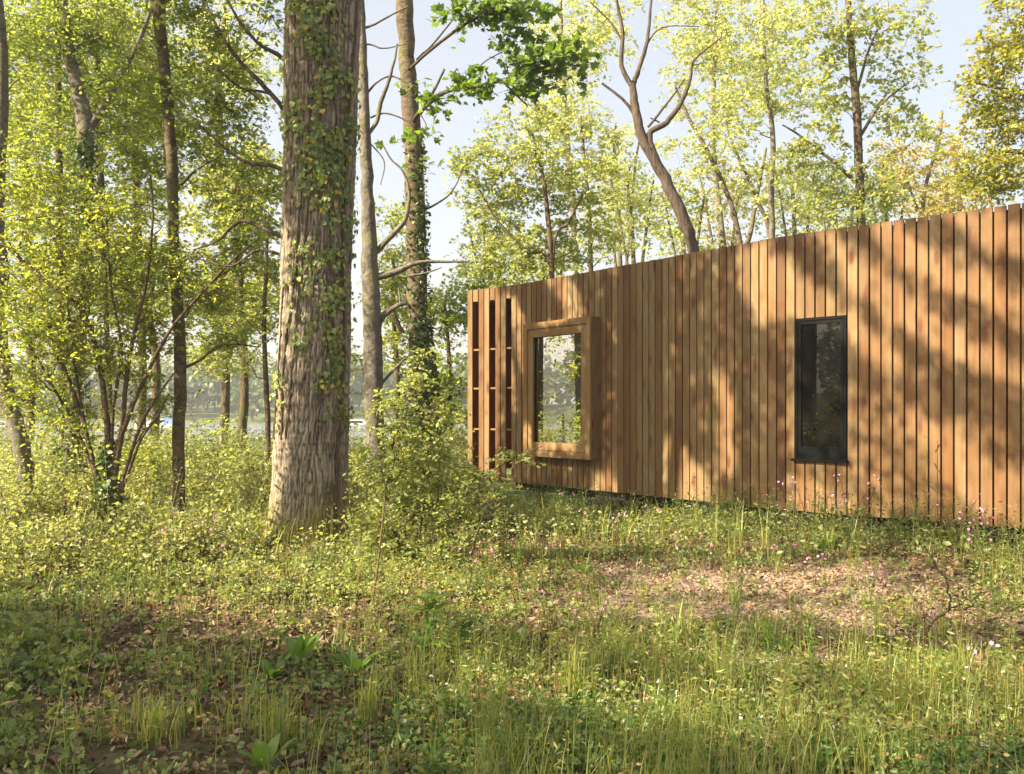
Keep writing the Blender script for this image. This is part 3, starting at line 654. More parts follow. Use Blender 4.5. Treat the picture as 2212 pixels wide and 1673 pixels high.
# --- slender trees at mid distance
T = {}
tree('maple_tree', 'slender tan trunk forking at its top, left of the big oak', 12.0,
     [[(386,1085,27),(385,960,26),(389,850,26),(388,720,25),(379,600,24),(375,480,23),(370,330,24),(360,200,24),(350,100,25),(344,40,26),(348,-60,22),(350,-200,18)], [(344,50,16),(330,0,14),(318,-80,12),(300,-200,9)]],
     [cr(330,-60,170,90,50), cr(420,120,120,100,44,.5), cr(300,160,120,120,46,.3), cr(430,330,100,110,34,.6), cr(290,380,110,110,40,.6), cr(450,640,70,50,16,.8), cr(480,740,60,40,12,.8)], L_LEFT, .062, 32, .14, BARK_TAN, dens=1.75, seed=21,
     limbs=[[(389,800,8),(430,780,6),(480,745,5),(560,750,3)], [(388,700,7),(410,660,6),(470,600,5),(540,560,3)], [(372,420,9),(420,370,6),(470,340,4)]])
hz = tree('hazel', 'multi-stemmed hazel with thin brown stems fanning out from one base', 11.3,
     [[(232,1110,16),(234,1008,15),(228,884,13),(213,774,12),(185,690,11),(160,650,10),(90,600,9),(45,560,8),(0,520,7),(-50,470,6)],
      [(240,1110,16),(250,1008,13),(262,940,12),(272,830,10),(290,720,9),(318,600,7),(330,470,5),(325,380,4)],
      [(238,1110,14),(247,990,12),(270,920,11),(300,845,9),(352,740,8),(385,691,7),(430,640,6),(505,560,5),(560,515,3)],
      [(226,1110,12),(209,1032,10),(187,939,9),(165,867,9),(140,796,7),(124,774,5),(105,700,4)], [(228,1110,9),(180,905,8),(160,780,7),(150,700,5),(140,560,4)],
      [(248,1110,9),(281,985,8),(311,905,6),(345,850,5),(380,800,3)], [(222,1110,10),(196,1000,8),(150,900,7),(95,800,5),(60,740,4)], [(242,1110,10),(243,900,8),(262,760,7),(240,620,5),(230,480,4)],
      [(250,1110,8),(300,960,6),(340,900,5),(365,850,3)]],
     [cr(110,560,150,120,100), cr(280,520,120,120,80,.3), cr(60,720,120,110,70,-.2), cr(200,760,150,90,70,.2), cr(320,700,90,110,40,.4), cr(90,400,130,90,60,.4), cr(60,860,90,70,24,.3), cr(330,880,60,70,14,.5), cr(420,600,90,60,26,.3), cr(190,900,90,60,16,.1)],
     L_HAZEL, .052, 30, .13, TWIG, dens=1.25, seed=22, cat='shrub', sides=7)
tree('leaning_trunk', 'pale smooth leaning trunk with a dark knot at the frame edge', 13.0,
     [[(58,1065,36),(52,1000,36),(35,920,36),(15,860,36),(4,780,35),(-4,680,34),(2,590,34),(-8,480,30),(5,200,26),(0,60,24),(-20,-100,20)]], [cr(-40,150,120,160,40,.5), cr(20,40,90,80,20,1)], L_LEFT, .06, 30, .14, BARK_GREY, dens=1.75, seed=23, cat='tree')
tree('field_maple', 'ivy-dark mossy trunk slanting up behind the hazel stems', 15.0,
     [[(150,1060,30),(158,900,30),(172,700,30),(180,500,32),(185,350,34),(183,270,36),(165,180,30),(148,110,24),(138,20,20),(128,-120,16)], [(180,300,20),(240,200,14),(300,90,10),(340,-20,8)]],
     [cr(60,60,160,110,70), cr(220,90,150,110,70,.6), cr(120,260,160,100,60,.8), cr(290,260,120,90,44,1), cr(60,420,120,90,40,1)], L_LEFT, .07, 32, .18, BARK_GREY, dens=1.75, seed=24)
tree('sycamore_tree', 'thin dark straight trunk behind the hazel on its left side', 16.5,
     [[(135,1040,16),(136,900,16),(132,700,15),(128,450,15),(126,200,14),(122,0,12),(120,-100,10)]], [cr(160,-20,170,90,44), cr(60,240,130,90,40,.8), cr(230,430,140,90,44,1.5), cr(90,620,100,70,24,1)], L_HAZEL, .07, 30, .2, BARK_BROWN, dens=1.75, seed=25)
tree('young_ash', 'narrow brown trunk between hazel and the slender tan trunk', 17.5,
     [[(240,1030,12),(236,850,11),(228,650,11),(218,400,14),(212,200,13),(208,0,10),(205,-80,8)]], [cr(250,60,150,110,46), cr(330,200,120,90,36,1), cr(280,620,120,80,30,1), cr(420,760,80,50,14,2)], L_LEFT, .075, 30, .2, BARK_BROWN, dens=1.75, seed=26)
tree('birch_sapling', 'thin pale sapling just left of the big oak trunk', 16.0,
     [[(580,1020,11),(578,900,12),(573,800,11),(571,690,9),(574,600,8),(578,480,6)]], [cr(560,690,80,60,30,.3), cr(500,780,90,45,26,.6), cr(580,580,70,60,24,.5), cr(470,690,60,50,14,1)], L_BACK2, .065, 28, .16, TWIG, dens=1.75, seed=27)
tree('grey_ash', 'smooth grey trunk immediately right of the big oak', 15.5,
     [[(812,975,40),(808,880,40),(806,760,41),(801,640,38),(798,560,36),(795,440,28),(790,320,25),(785,180,22),(780,60,20),(777,-60,16)]], [cr(860,640,70,60,26,1.5), cr(860,560,60,50,16,1.5), cr(770,800,30,60,8,1.5)], L_HAZEL, .06, 24, .16, BARK_GREY, seed=28,
     limbs=[[(812,545,14),(845,510,13),(875,475,11),(884,420,8),(870,370,5),(845,345,4),(822,305,3)], [(795,290,9),(815,262,10),(822,225,11),(838,180,9),(852,130,6),(858,95,4)], [(795,200,6),(815,178,5),(845,165,4),(880,180,3),(905,190,2)],
            [(785,62,6),(810,52,5),(850,30,4),(880,15,3)], [(812,600,18),(850,590,14),(905,568,9),(960,566,6),(1010,566,4)], [(815,700,15),(845,668,12),(880,655,7)], [(815,840,8),(850,800,6),(880,770,4)], [(800,255,4),(835,245,4),(880,262,3)], [(800,310,3),(830,350,3),(822,400,2)],
            [(785,95,4),(805,98,4),(830,105,3),(880,95,2)], [(870,600,5),(920,590,4),(955,578,2)]])
tree('ivied_ash', 'tan upright trunk with ivy, nearest the slatted end of cabin', 16.3,
     [[(914,985,46),(908,900,45),(905,760,44),(900,640,43),(897,480,42),(893,330,40),(884,200,37),(878,120,35),(873,0,38),(868,-150,34)]], [cr(885,650,60,50,10,1.6)], L_HAZEL, .06, 24, .16, BARK_TAN, seed=29,
     limbs=[[(905,250,9),(935,200,7),(960,150,5)], [(900,130,6),(940,90,5),(980,40,4)], [(915,455,5),(960,430,4),(985,400,3),(1000,360,2)], [(870,720,10),(850,680,11),(838,650,8)]])
def ivy_on(Y, path, n, label, seed, side=0.5, mat=L_IVYD, size=.06):
    rng = np.random.default_rng(seed); mb = MB(); st = MB()
    pa = np.array(path, float); yy = pa[:, 1]; o = np.argsort(yy)
    y = rng.choice(np.repeat(yy, 1), n); y = np.interp(rng.random(n), np.cumsum(pa[:, 3])/pa[:, 3].sum(), yy)+rng.normal(size=n)*15
    cx = np.interp(y, yy[o], pa[o, 0]); ww = np.interp(y, yy[o], pa[o, 2]); an = rng.normal(size=n)*.9 - math.pi/2*(1-side) - 0*.1
    k = Y/PX; R = ww*k/2*(1+.12*np.abs(rng.normal(size=n)))
    p = np.stack([(cx-HX)*k+R*np.cos(an), Y+R*np.sin(an), EYE-(y-HY)*k], -1)
    leaves(mb, p, size, .2, 'heart', droop=.6, rng=rng)
    b = np.array([(path[-1][0]-HX)*k, Y-.2, 0.0])
    pts = np.array([[(x-HX)*k+w_*k*.45, Y-w_*k*.25, EYE-(yd-HY)*k] for x, yd, w_, _ in path]); tube(st, resample(pts, 4), .012, 5)
    root = empty('ivy', b, label, 'ivy')
    for m_, nm, mt in ((st, 'stem', TWIG), (mb, 'foliage', mat)):
        q = m_.build(nm, mt, loc=b); q.location = (0,0,0); q.parent = root
ivy_on(16.3, [(893,330,44,1),(897,440,46,3),(899,560,50,8),(901,680,50,4),(905,760,58,10),(908,830,72,14),(912,920,74,14),(918,1000,66,8)], 2300, 'dark ivy sleeve thickening down the tan trunk by the cabin', 31, .45)
ivy_on(15.0, [(185,330,44,2),(181,420,56,6),(179,520,60,6),(176,640,50,3),(165,800,46,3),(155,960,70,7),(150,1040,80,7)], 1900, 'dark ivy bunched on the mossy trunk behind the hazel', 32, .2)
ivy_on(11.35, [(233,980,30,2),(235,1040,40,5),(236,1100,60,7)], 420, 'small ivy around the foot of the hazel', 33, .2)
# overhanging maple branch
bm = MB(); rng = np.random.default_rng(41)
pp_all = []
for st in ([(905,245,10),(950,205,9),(1010,192,8),(1080,175,7),(1150,150,6),(1230,140,4)], [(900,130,8),(950,90,7),(1010,50,6),(1080,15,5),(1160,-30,4)], [(1080,172,5),(1110,200,4),(1140,230,3)], [(1010,192,5),(1040,140,4),(1090,110,3)], [(915,410,6),(900,340,3)]):
    pass
maple_cs = []
for x, y, rx, ry, n in ((1150,125,90,30,30), (1050,190,60,18,16), (1140,190,50,35,14), (1215,130,45,25,14), (1090,20,110,40,44), (1010,10,60,30,20), (960,210,40,18,8), (930,300,30,30,4), (1130,70,60,20,8), (930,370,20,20,3)):
    q = unit(rng.normal(size=(n, 3)))*(rng.random((n, 1))**.5); kk = 14.3/PX; maple_cs.append(P(x, y, 14.3)+q*np.array([rx*kk, .4, ry*kk]))
tree('maple_bough', 'dark green lobed maple leaves on a bough hanging in front of pale sky', 14.3,
     [[(895,262,9,1.7),(905,245,9,.5),(960,200,9,.2),(1030,188,8,0),(1090,172,7,0),(1150,150,6,0),(1230,138,4,0)]], [], L_MAPLE, .115, 9, .17, BARK_DARK, cat='tree branch', seed=42, base=False, shape='lobed', up=.55, keep_all=True,
     limbs=[[(884,150,7,1.6),(940,100,7,.2),(1010,50,6,0),(1080,15,5,0),(1160,-30,4,0)], [(1080,172,4),(1110,200,4),(1140,230,3)], [(1010,192,4),(1040,140,3),(1090,110,3)]], pre=np.concatenate(maple_cs))

# --- trees behind the cabin
def btree(*a, **k):
    a = list(a); a[6] *= 1.02; a[8] *= .72; a[7] = int(a[7]*.85)
    return tree(*a, **dict(dict(shape='far', dens=1.4), **{**k}))
btree('forked_tree', 'brown forked trunk leaning left above the cabin roof', 19.0,
      [[(1530,700,27),(1500,548,24),(1475,470,26),(1428,370,24),(1388,300,21),(1372,230,18),(1366,180,14)], [(1415,345,21),(1403,290,14),(1440,265,12),(1475,215,10),(1492,165,7),(1500,130,5),(1560,80,3)]],
      [cr(1430,-60,160,60,40,1), cr(1540,110,80,70,30,.6), cr(1320,60,60,60,12,1)], L_BACK, .075, 24, .2, BARK_DARK, seed=51,
      limbs=[[(1366,190,11),(1342,140,10),(1345,70,8),(1332,0,6),(1330,-60,5)], [(1368,180,12),(1380,150,10),(1398,90,8),(1407,0,6),(1412,-80,5)], [(1372,250,8),(1345,215,6),(1300,180,5)], [(1400,275,6),(1440,225,5),(1480,170,3)], [(1345,90,4),(1320,50,4),(1275,5,3)], [(1395,100,4),(1430,60,3),(1510,58,2)], [(1425,265,4),(1405,255,3)]])
btree('alder_tree', 'straight dark trunk with whorled leafy branches right of the forked tree', 20.0,
      [[(1864,560,20),(1860,480,19),(1855,350,18),(1850,230,17),(1840,120,15),(1832,0,12),(1828,-120,9)]],
      [cr(1760,330,90,70,40), cr(1900,60,110,80,36), cr(1930,230,80,110,34,.4), cr(1800,60,90,80,34), cr(1800,440,80,50,24), cr(1900,400,70,60,24), cr(1800,190,80,80,26), cr(1990,120,40,60,8), cr(1990,30,40,40,6), cr(2000,300,40,60,8)], L_BACK2, .085, 22, .2, BARK_BROWN, seed=52,
      limbs=[[(1856,400,9),(1800,350,7),(1730,295,5),(1690,270,3)], [(1855,300,8),(1900,230,5),(1960,180,3)], [(1850,200,7),(1880,100,5),(1920,20,3)]])
btree('birch_tree', 'pale grey birch trunk rising behind the roof midway along', 22.0,
      [[(1668,600,14),(1668,510,13),(1666,400,12),(1670,300,11),(1655,180,9),(1650,60,7),(1648,-60,5)]], [cr(1660,120,110,130,70), cr(1600,260,80,90,36,.5), cr(1720,180,70,90,30,1), cr(1690,420,60,60,16,1)], L_BACK, .08, 26, .22, BARK_GREY, seed=53)
btree('birch_tree', 'thin two-stemmed birch leaning left between the forked tree and grey birch', 24.0,
      [[(1600,600,13),(1598,520,11),(1575,430,10),(1530,330,9),(1490,260,7),(1460,190,5)], [(1606,600,11),(1622,500,10),(1640,400,7),(1655,320,5)], [(1668,560,10),(1635,430,8),(1590,330,6),(1560,240,5)]],
      [cr(1500,330,80,90,34), cr(1570,210,90,90,40,.5), cr(1600,400,70,60,20,.5), cr(1480,190,60,60,18,.5)], L_BACK, .085, 24, .24, BARK_TAN, seed=54)
btree('willow_tree', 'slim trunk with fresh green crown above the bay window', 21.0,
      [[(1195,680,13),(1192,600,12),(1185,480,11),(1172,380,8),(1150,290,6)], [(1194,600,7),(1130,540,6),(1070,470,5),(1030,400,4)], [(1194,560,7),(1230,480,5),(1260,420,4)]],
      [cr(1150,330,130,110,90), cr(1060,430,90,90,50,.4), cr(1240,420,90,90,50,.6), cr(1090,560,90,60,50), cr(1200,540,90,50,34,1), cr(1020,350,60,50,20)], L_BACK2, .08, 30, .22, BARK_BROWN, seed=55)
btree('birch_tree', 'thin dark birch stem right above the bay window', 23.0,
      [[(1277,680,12),(1276,580,11),(1272,450,9),(1262,340,6),(1255,250,4)]], [cr(1270,330,80,120,56), cr(1300,500,70,60,30), cr(1230,230,60,60,20)], L_BACK, .08, 28, .22, BARK_BROWN, seed=56, hang=.15)
btree('poplar_tree', 'tall pale crown high above the bay window', 30.0,
      [[(1250,760,14),(1240,500,13),(1225,300,12),(1215,120,10),(1210,-20,8)]], [cr(1210,110,100,120,80), cr(1280,60,90,110,50), cr(1180,240,70,70,26)], L_BACK, .1, 26, .3, BARK_GREY, seed=57, hang=.3)
btree('poplar_tree', 'pale poplar crown between forked trunk and grey birch at top', 30.0,
      [[(1590,760,14),(1560,500,12),(1540,300,11),(1545,120,9),(1550,0,7)]], [cr(1560,70,120,110,90), cr(1480,60,70,90,34), cr(1700,30,100,80,50), cr(1600,200,90,70,30)], L_BACK, .1, 26, .3, BARK_GREY, seed=58)
btree('golden_oak', 'golden green oak crown at the right above the cabin', 18.0,
      [[(2330,700,60),(2320,450,54),(2300,300,50),(2290,100,44),(2280,-100,36)]], [cr(2150,210,90,110,70), cr(2190,90,90,80,50), cr(2150,370,90,60,50), cr(2220,300,110,110,60), cr(2240,0,110,90,40), cr(2090,180,30,40,8)], L_GOLD, .085, 34, .2, BARK_DARK, seed=59, dens=1.1,
      limbs=[[(2300,330,20),(2220,330,12),(2150,330,8),(2090,380,4)], [(2295,220,16),(2220,200,10),(2150,190,6),(2080,170,4)]])
btree('aspen_tree', 'thin buff-leaved aspen left of the golden oak', 27.0,
      [[(1985,620,9),(1990,500,9),(2000,400,8),(2030,300,6),(2035,240,4)], [(1992,480,6),(1960,390,5),(1940,300,3)]], [cr(1990,380,90,90,60), cr(2050,450,90,60,50), cr(1930,330,50,80,20), cr(2040,300,40,60,14)], L_PINK, .075, 26, .24, BARK_TAN, seed=60)
for i, (x, top, rx, Y, m, lab, n) in enumerate([
      (1060,560,90,33,L_BACK2,'low bushy tree behind the slatted end of the cabin',60), (1370,470,110,32,L_BACK,'low pale tree behind the foot of the forked trunk',74),
      (1480,500,90,29,L_BACK2,'bright shrubby tree touching the base of forked trunk',50), (1560,460,90,34,L_PINK,'buff low tree behind the two-stemmed birch',40),
      (1720,440,100,33,L_BACK,'pale low tree just right of the grey birch',64), (1810,470,90,31,L_BACK2,'fresh green low tree at foot of the alder',50),
      (1920,450,100,33,L_BACK,'pale low tree between alder and aspen',60), (2080,430,110,30,L_GOLD,'yellow low tree below the golden oak crown',60), (1340,380,60,36,L_BACK,'slender faint tree left of the forked trunk',40),
      (1180,600,110,30,L_BACK2,'leafy low tree behind the cabin roof over bay window',50)]):
    btree('low_tree', lab, Y, [[(x+5,720,12),(x,600,11),(x-6,top,8),(x-14,top-60,6),(x-10,top-110,4)], [(x+8,680,8),(x+30,top,6),(x+42,top-80,4)], [(x,700,7),(x-34,top-10,5),(x-50,top-80,3)]],
          [cr(x,top,rx,80,n), cr(x-10,top-70,rx*.7,60,n//2)], m, .1, 24, .3, BARK_TAN, seed=70+i)
# centre gap trees by the shore
btree('shore_tree', 'olive green small tree between the grey and the ivied trunks', 21.0, [[(860,960,12),(858,800,11),(850,680,9),(850,560,6)]], [cr(860,620,70,90,50), cr(840,480,50,60,20), cr(860,760,60,60,26)], L_HAZEL, .075, 26, .22, BARK_BROWN, seed=91)
btree('shore_tree', 'bushy olive tree left of the slatted cabin end', 20.0, [[(975,960,12),(972,840,11),(968,740,8),(960,650,6)]], [cr(970,690,70,70,56), cr(960,820,60,70,40), cr(1010,620,50,50,22), cr(975,900,50,50,24)], L_LEFT, .075, 28, .2, BARK_BROWN, seed=92)
# left background trees
for i, (x, y, rx, ry, Y, m, lab, n) in enumerate([
      (60,200,160,220,24,L_LEFT,'tall leafy background tree at the top left corner',130), (300,200,160,230,26,L_HAZEL,'yellow green background tree behind the slender tan trunk',150),
      (520,420,110,150,22,L_BACK2,'fresh green background tree just left of the oak',120), (140,600,170,150,23,L_LEFT,'dense background tree behind the hazel stems',130),
      (330,600,130,130,27,L_BACK2,'pale background tree between hazel and tan trunk',90), (520,650,110,80,24,L_HAZEL,'low yellowish background tree beside the oak trunk',80), (480,120,150,150,29,L_BACK,'pale high background crown left of the oak top',110)]):
    btree('woodland_tree', lab, Y, [[(x,1000,20),(x+8,800,18),(x-8,y+ry*.6,16),(x,y,12),(x+6,y-ry*.7,7)]], [cr(x,y,rx,ry,n)], m, .1, 32, .28, BARK_BROWN, seed=100+i, dens=1.7)

# ------------------------------------------------------------------ unseen shade trees left of the picture, crowns shaped to cast the shade
SHG = [[(-100,1285),(300,1300),(420,1350),(560,1352),(700,1410),(870,1450),(1050,1480),(1250,1550),(1500,1600),(1800,1650),(1900,1900),(-500,1900)], [(1430,1345),(2300,1350),(2300,1392),(1430,1376)], [(1000,1380),(1400,1400),(1500,1440),(1300,1450)], [(1250,1330),(1450,1300),(1600,1320),(1400,1350)]]
rng = np.random.default_rng(77); pts = []
for s in np.arange(-.3, 9.2, .17):
    for z in np.arange(.2, 3.7, .17):
        p = W(max(s, 0))+Z_*z+rng.normal(size=3)*.03; xD, yD = toD(p)
        lit = any(inpoly(xD, yD, q) for q in LITW)
        if lit and rng.random() < .93: continue
        pts.append((p, rng.uniform(8.5, 13), 40 if xD < 1700 else (46 if yD < 40+.35*(xD-1700)+760-40 else 14)))
for X in np.arange(-7, 5.5, .24):
    for Yg in np.arange(2.6, 9.8, .24):
        p = np.array([X, Yg, float(gz(X, Yg))+.1])+rng.normal(size=3)*.04; xD, yD = toD(p)
        if xD < -500 or xD > 2500: continue
        if any(inpoly(xD, yD, q) for q in SHG) and rng.random() < .95: pts.append((p, rng.uniform(8, 12.5), 60))
        elif xD > 850 and noise(p[0]*1.3+2, p[1]*2.2) > .5 and rng.random() < .7: pts.append((p, rng.uniform(8, 12.5), 26))
for z in np.arange(.4, 6, .22):        # dapple on the oak
    for x in (-2.6, -2.4, -2.2, -2.0):
        if noise(x*2.2+3, z*1.1) > .5 and rng.random() < .8: pts.append((np.array([x, 10.4, z]), rng.uniform(5.5, 8), 12))
CP = np.array([p+SV*t_ for p, t_, _ in pts]); CN = np.array([n for *_, n in pts])
xr = CP[:, 0]/np.maximum(CP[:, 1], .1)
ok = (CP[:, 1] < .3) | (xr < -.6) | (CP[:, 2] > EYE+.47*CP[:, 1]); CP, CN = CP[ok], CN[ok]
bases = np.array([(-9.2,2.2), (-8.6,7.6), (-7.4,-1.6), (-11.5,5.2)]); own = np.argmin(((CP[:, None, :2]-bases[None])**2).sum(-1), 1)
labs = ['broad leafy tree west of the clearing casting shade over the foreground', 'leafy tree west of the oak casting shade on the cabin', 'leafy tree behind the viewer on the left', 'outermost leafy tree west of the clearing']
for i, (bx, by) in enumerate(bases):
    C = CP[own == i]; cn = CN[own == i]
    if len(C) < 5: continue
    b = np.array([bx, by, float(gz(bx, by))-.1]); top = C.mean(0); mb = MB()
    tp = resample([b, b*.6+np.array([*(.8*b[:2]+.2*top[:2]), top[2]])*.4, np.array([*(b[:2]*.5+top[:2]*.5), top[2]]), top+Z_*1.5], 8)
    tube(mb, tp, np.linspace(.26, .05, len(tp)), 10, rough=.1)
    sub = C[rng.choice(len(C), min(260, len(C)), False)]; fill_branches(mb, tp[6:], np.linspace(.2, .05, len(tp)-6), sub, rng)
    root = empty('lime_tree', b, labs[i], 'tree'); t = mb.build('trunk', BARK_BROWN, smooth=True, loc=b); t.location = (0,0,0); t.parent = root
    lm = MB(); idx = np.repeat(np.arange(len(C)), cn); pos = C[idx]+rng.normal(size=(len(idx), 3))*.1
    pos = pos[~(lands_lit(pos) & (rng.random(len(pos)) < .96))]
    leaves(lm, pos, .1, .3, 'kite', rng=rng); t = lm.build('crown', L_LEFT, loc=b); t.location = (0,0,0); t.parent = root

for i, (bx, by, sd_) in enumerate([(-11.6,15.9,1), (-15.8,17.6,2), (-20.5,15.6,3)]):
    rng = np.random.default_rng(150+i); b = np.array([bx, by, float(gz(bx, by))-.1]); mb = MB()
    tp = resample([b, b+[.1,.1,3], b+[-.1,.2,6], b+[.1,.1,9.5]], 6); tube(mb, tp, np.linspace(.16,.04,len(tp)), 9, rough=.1)
    C = np.array([bx, by, 5.4])+unit(rng.normal(size=(150, 3)))*(rng.random((150, 1))**.45)*np.array([1.9,1.9,3.3]); fill_branches(mb, tp[6:], np.linspace(.12,.04,len(tp)-6), C, rng)
    root = empty('lakeside_tree', b, ['lakeside tree west of the hazel, mirrored in the bay window', 'second lakeside tree further along the bank', 'furthest lakeside tree on the western bank'][i], 'tree')
    t = mb.build('trunk', BARK_GREY, smooth=True, loc=b); t.location = (0,0,0); t.parent = root
    lm = MB(); spray(lm, MB(), C, 34, .2, .12, .4, 'kite', rng, twig=False); t = lm.build('crown', L_HAZEL, loc=b); t.location = (0,0,0); t.parent = root

# ------------------------------------------------------------------ shrubs
def shrub(name, label, xD, yb, wpx, hgt, mat, size, n, per, seed, stems=7, shape='kite', spread=.09, cat='shrub', Y=None, up=.5, group=None, wood=TWIG, yr=None):
    rng = np.random.default_rng(seed)
    if Y is None: b = gnd(xD, yb)
    else: X = (xD-HX)/PX*Y; b = np.array([X, Y, float(gz(X, Y))])
    r = wpx/PX*b[1]/2
    q = unit(rng.normal(size=(n, 3)))*(rng.random((n, 1))**.5); q[:, 2] = np.abs(q[:, 2])
    cs = b+q*np.array([r, yr or r*.8, hgt]); cs[:, 2] += rng.normal(size=n)*.05
    mb = MB(); tips = cs[rng.choice(n, min(stems*4, n), False)]
    nodes, rad = [b], [.02]
    for k in range(stems):
        tp = tips[k % len(tips)]; m = b*.5+tp*.5+np.array([0,0,.12*hgt])+rng.normal(size=3)*.05
        pp = resample([b+rng.normal(size=3)*np.array([.05,.05,0])-Z_*.03, m, tp], 4); rs = np.linspace(.012, .004, len(pp)); tube(mb, pp, rs, 5); nodes += list(pp[1:]); rad += list(rs[1:])
    fill_branches(mb, nodes, rad, cs[:min(n, 60)], rng, rmin=.003, sides=4)
    lm = MB(); spray(lm, mb, cs, per, spread, size, up, shape, rng, .8, twig=b[1] < 15)
    root = empty(name, b, label, cat, group); t = mb.build('stem', wood, smooth=True, loc=b); t.location = (0,0,0); t.parent = root
    t = lm.build('foliage', mat, loc=b); t.location = (0,0,0); t.parent = root
    return root
SH = [('bramble', 'pale sunlit bramble mound left of the hazel base', 150,1165,230,.75,L_BRAMBLE,.05,80,26), ('bramble', 'low bramble at the frame edge below the leaning trunk', 20,1170,190,.7,L_BRAMBLE,.05,60,24),
      ('bramble', 'dark green bramble between hazel and slender trunk', 320,1130,170,.75,L_BRAMBLE,.05,70,26), ('elder_bush', 'leafy elder bush right of the slender tan trunk', 440,1120,170,.85,L_BRAMBLE,.055,80,26),
      ('bramble', 'bramble tangle against left side of the oak base', 545,1140,120,.75,L_BRAMBLE,.048,56,24), ('bramble', 'sunlit bramble in front of the hazel', 255,1215,200,.5,L_BRAMBLE,.045,60,24), ('bramble', 'bramble hummock left of the oak foot', 430,1225,190,.45,L_BRAMBLE,.045,60,24),
      ('bramble', 'low sunlit bramble nearest the left frame edge', 80,1240,200,.42,L_BRAMBLE,.045,50,24)]
SH += [('elder_bush', 'tall sunlit bush behind the bramble mound, left of hazel', 60,1130,230,.8,L_THORN,.05,100,26), ('elder_bush', 'shady green bush behind the slender tan trunk', 400,1085,170,.95,L_BRAMBLE,.055,100,26),
       ('elder_bush', 'green bush filling the gap between tan trunk and oak', 510,1090,170,.85,L_BRAMBLE,.055,100,26), ('bramble', 'olive bramble right behind the hazel base', 290,1090,180,.8,L_HAZEL,.055,90,26),
       ('bramble', 'bramble mound right of the hawthorn under the bay window', 1050,1160,170,.4,L_BRAMBLE,.045,70,24), ('bramble', 'sunlit bramble sprawling before the oak foot', 640,1300,250,.13,L_THORN,.04,60,18), ('bramble', 'bramble mound behind hawthorn next to the oak base', 800,1140,170,.7,L_BRAMBLE,.05,90,26)]
for i, (x, Y, wp, h, m, lb) in enumerate([(70,15.5,230,2.0,L_LEFT,'tall loose bush behind the leaning trunk'), (300,14.5,150,1.7,L_HAZEL,'tall loose bush between the hazel and the slender trunk'), (470,15,170,1.5,L_LEFT,'tall loose bush left of the thin pale sapling'), (190,16.5,200,2.2,L_HAZEL,'tall loose bush hiding the lake behind the hazel')]):
    shrub('elder_bush', lb, x, 0, wp, h, m, .065, 75, 20, 280+i, Y=Y, spread=.13)
for i, (nm, lb, x, y, wp, h, m, sz, n, per) in enumerate(SH): shrub(nm, lb, x, y, wp, h*1.35, m, sz, int(n*1.5), per, 200+i)
for i, (x, Y, wp, h, m, lb) in enumerate([(500,22,210,1.35,L_THORN,'bright waterside bush behind the fence near the oak'), (380,23,150,1.3,L_HAZEL,'waterside bush behind the slender trunk'), (290,21,160,1.2,L_BRAMBLE,'rounded bush between hazel stems and the lake'),
        (790,19,110,1.0,L_THORN,'bright bush at foot of the smooth grey trunk'), (860,18,110,1.1,L_BRAMBLE,'dark bush between the grey trunk and the ivied trunk'), (985,17.2,110,1.5,L_BRAMBLE,'green bush beside the slatted cabin end'), (940,16.3,120,1.0,L_BRAMBLE,'bush at the foot of the ivied trunk'), (180,20,120,.7,L_BRAMBLE,'low waterside bush behind the hazel on the left'), (1010,14.8,110,.6,L_BRAMBLE,'low bush below the slatted screen corner')]):
    shrub('waterside_bush', lb, x, 0, wp, h, m, .075, 70, 24, 230+i, Y=Y, spread=.14)
# the hawthorn beside the oak and its saplings
shrub('hawthorn', 'yellow green hawthorn bush standing right of the oak trunk', 880,1310,280,1.45,L_THORN,.045,210,26,250, stems=12, spread=.075, Y=9.2, yr=.5)
tree('hawthorn_sapling', 'thin arching hawthorn sapling reaching in front of the bay window', 9.0,
     [[(790,1400,3,-2.4),(815,1230,4,-1.2),(835,1050,4,0),(855,930,4,0),(885,830,3,0),(905,760,2,0)], [(850,1150,5),(930,1090,5),(1040,1030,4),(1110,990,3),(1170,965,2)], [(835,1050,4),(870,940,3),(880,880,2)]],
     [cr(890,840,60,60,30,0,.25), cr(960,880,40,40,12,0,.2), cr(820,870,30,30,8,0,.2), cr(890,900,50,60,24,0,.25), cr(930,950,60,60,26,0,.3), cr(840,940,50,40,14,0,.25), cr(1120,985,50,28,12,0,.2), cr(1050,1040,60,40,18,0,.2), cr(960,1060,90,60,36,0,.3), cr(870,1060,80,60,30,0,.3), cr(905,770,20,20,4,0,.1)], L_THORN, .045, 15, .07, TWIG, cat='sapling', seed=261, base=False, sides=5, dens=1)
tree('hawthorn_sapling', 'slim bare-stemmed sapling between the hawthorn and the clearing', 8.6, [[(990,1340,4),(1020,1190,4),(1045,1110,3),(1070,1050,2)], [(900,1330,4),(925,1230,3),(940,1150,2)]], [cr(1060,1090,40,40,10,0,.15), cr(1010,1170,40,40,8,0,.15), cr(940,1190,40,40,10,0,.15)], L_THORN, .038, 12, .07, TWIG, cat='sapling', seed=262, sides=5, dens=1)
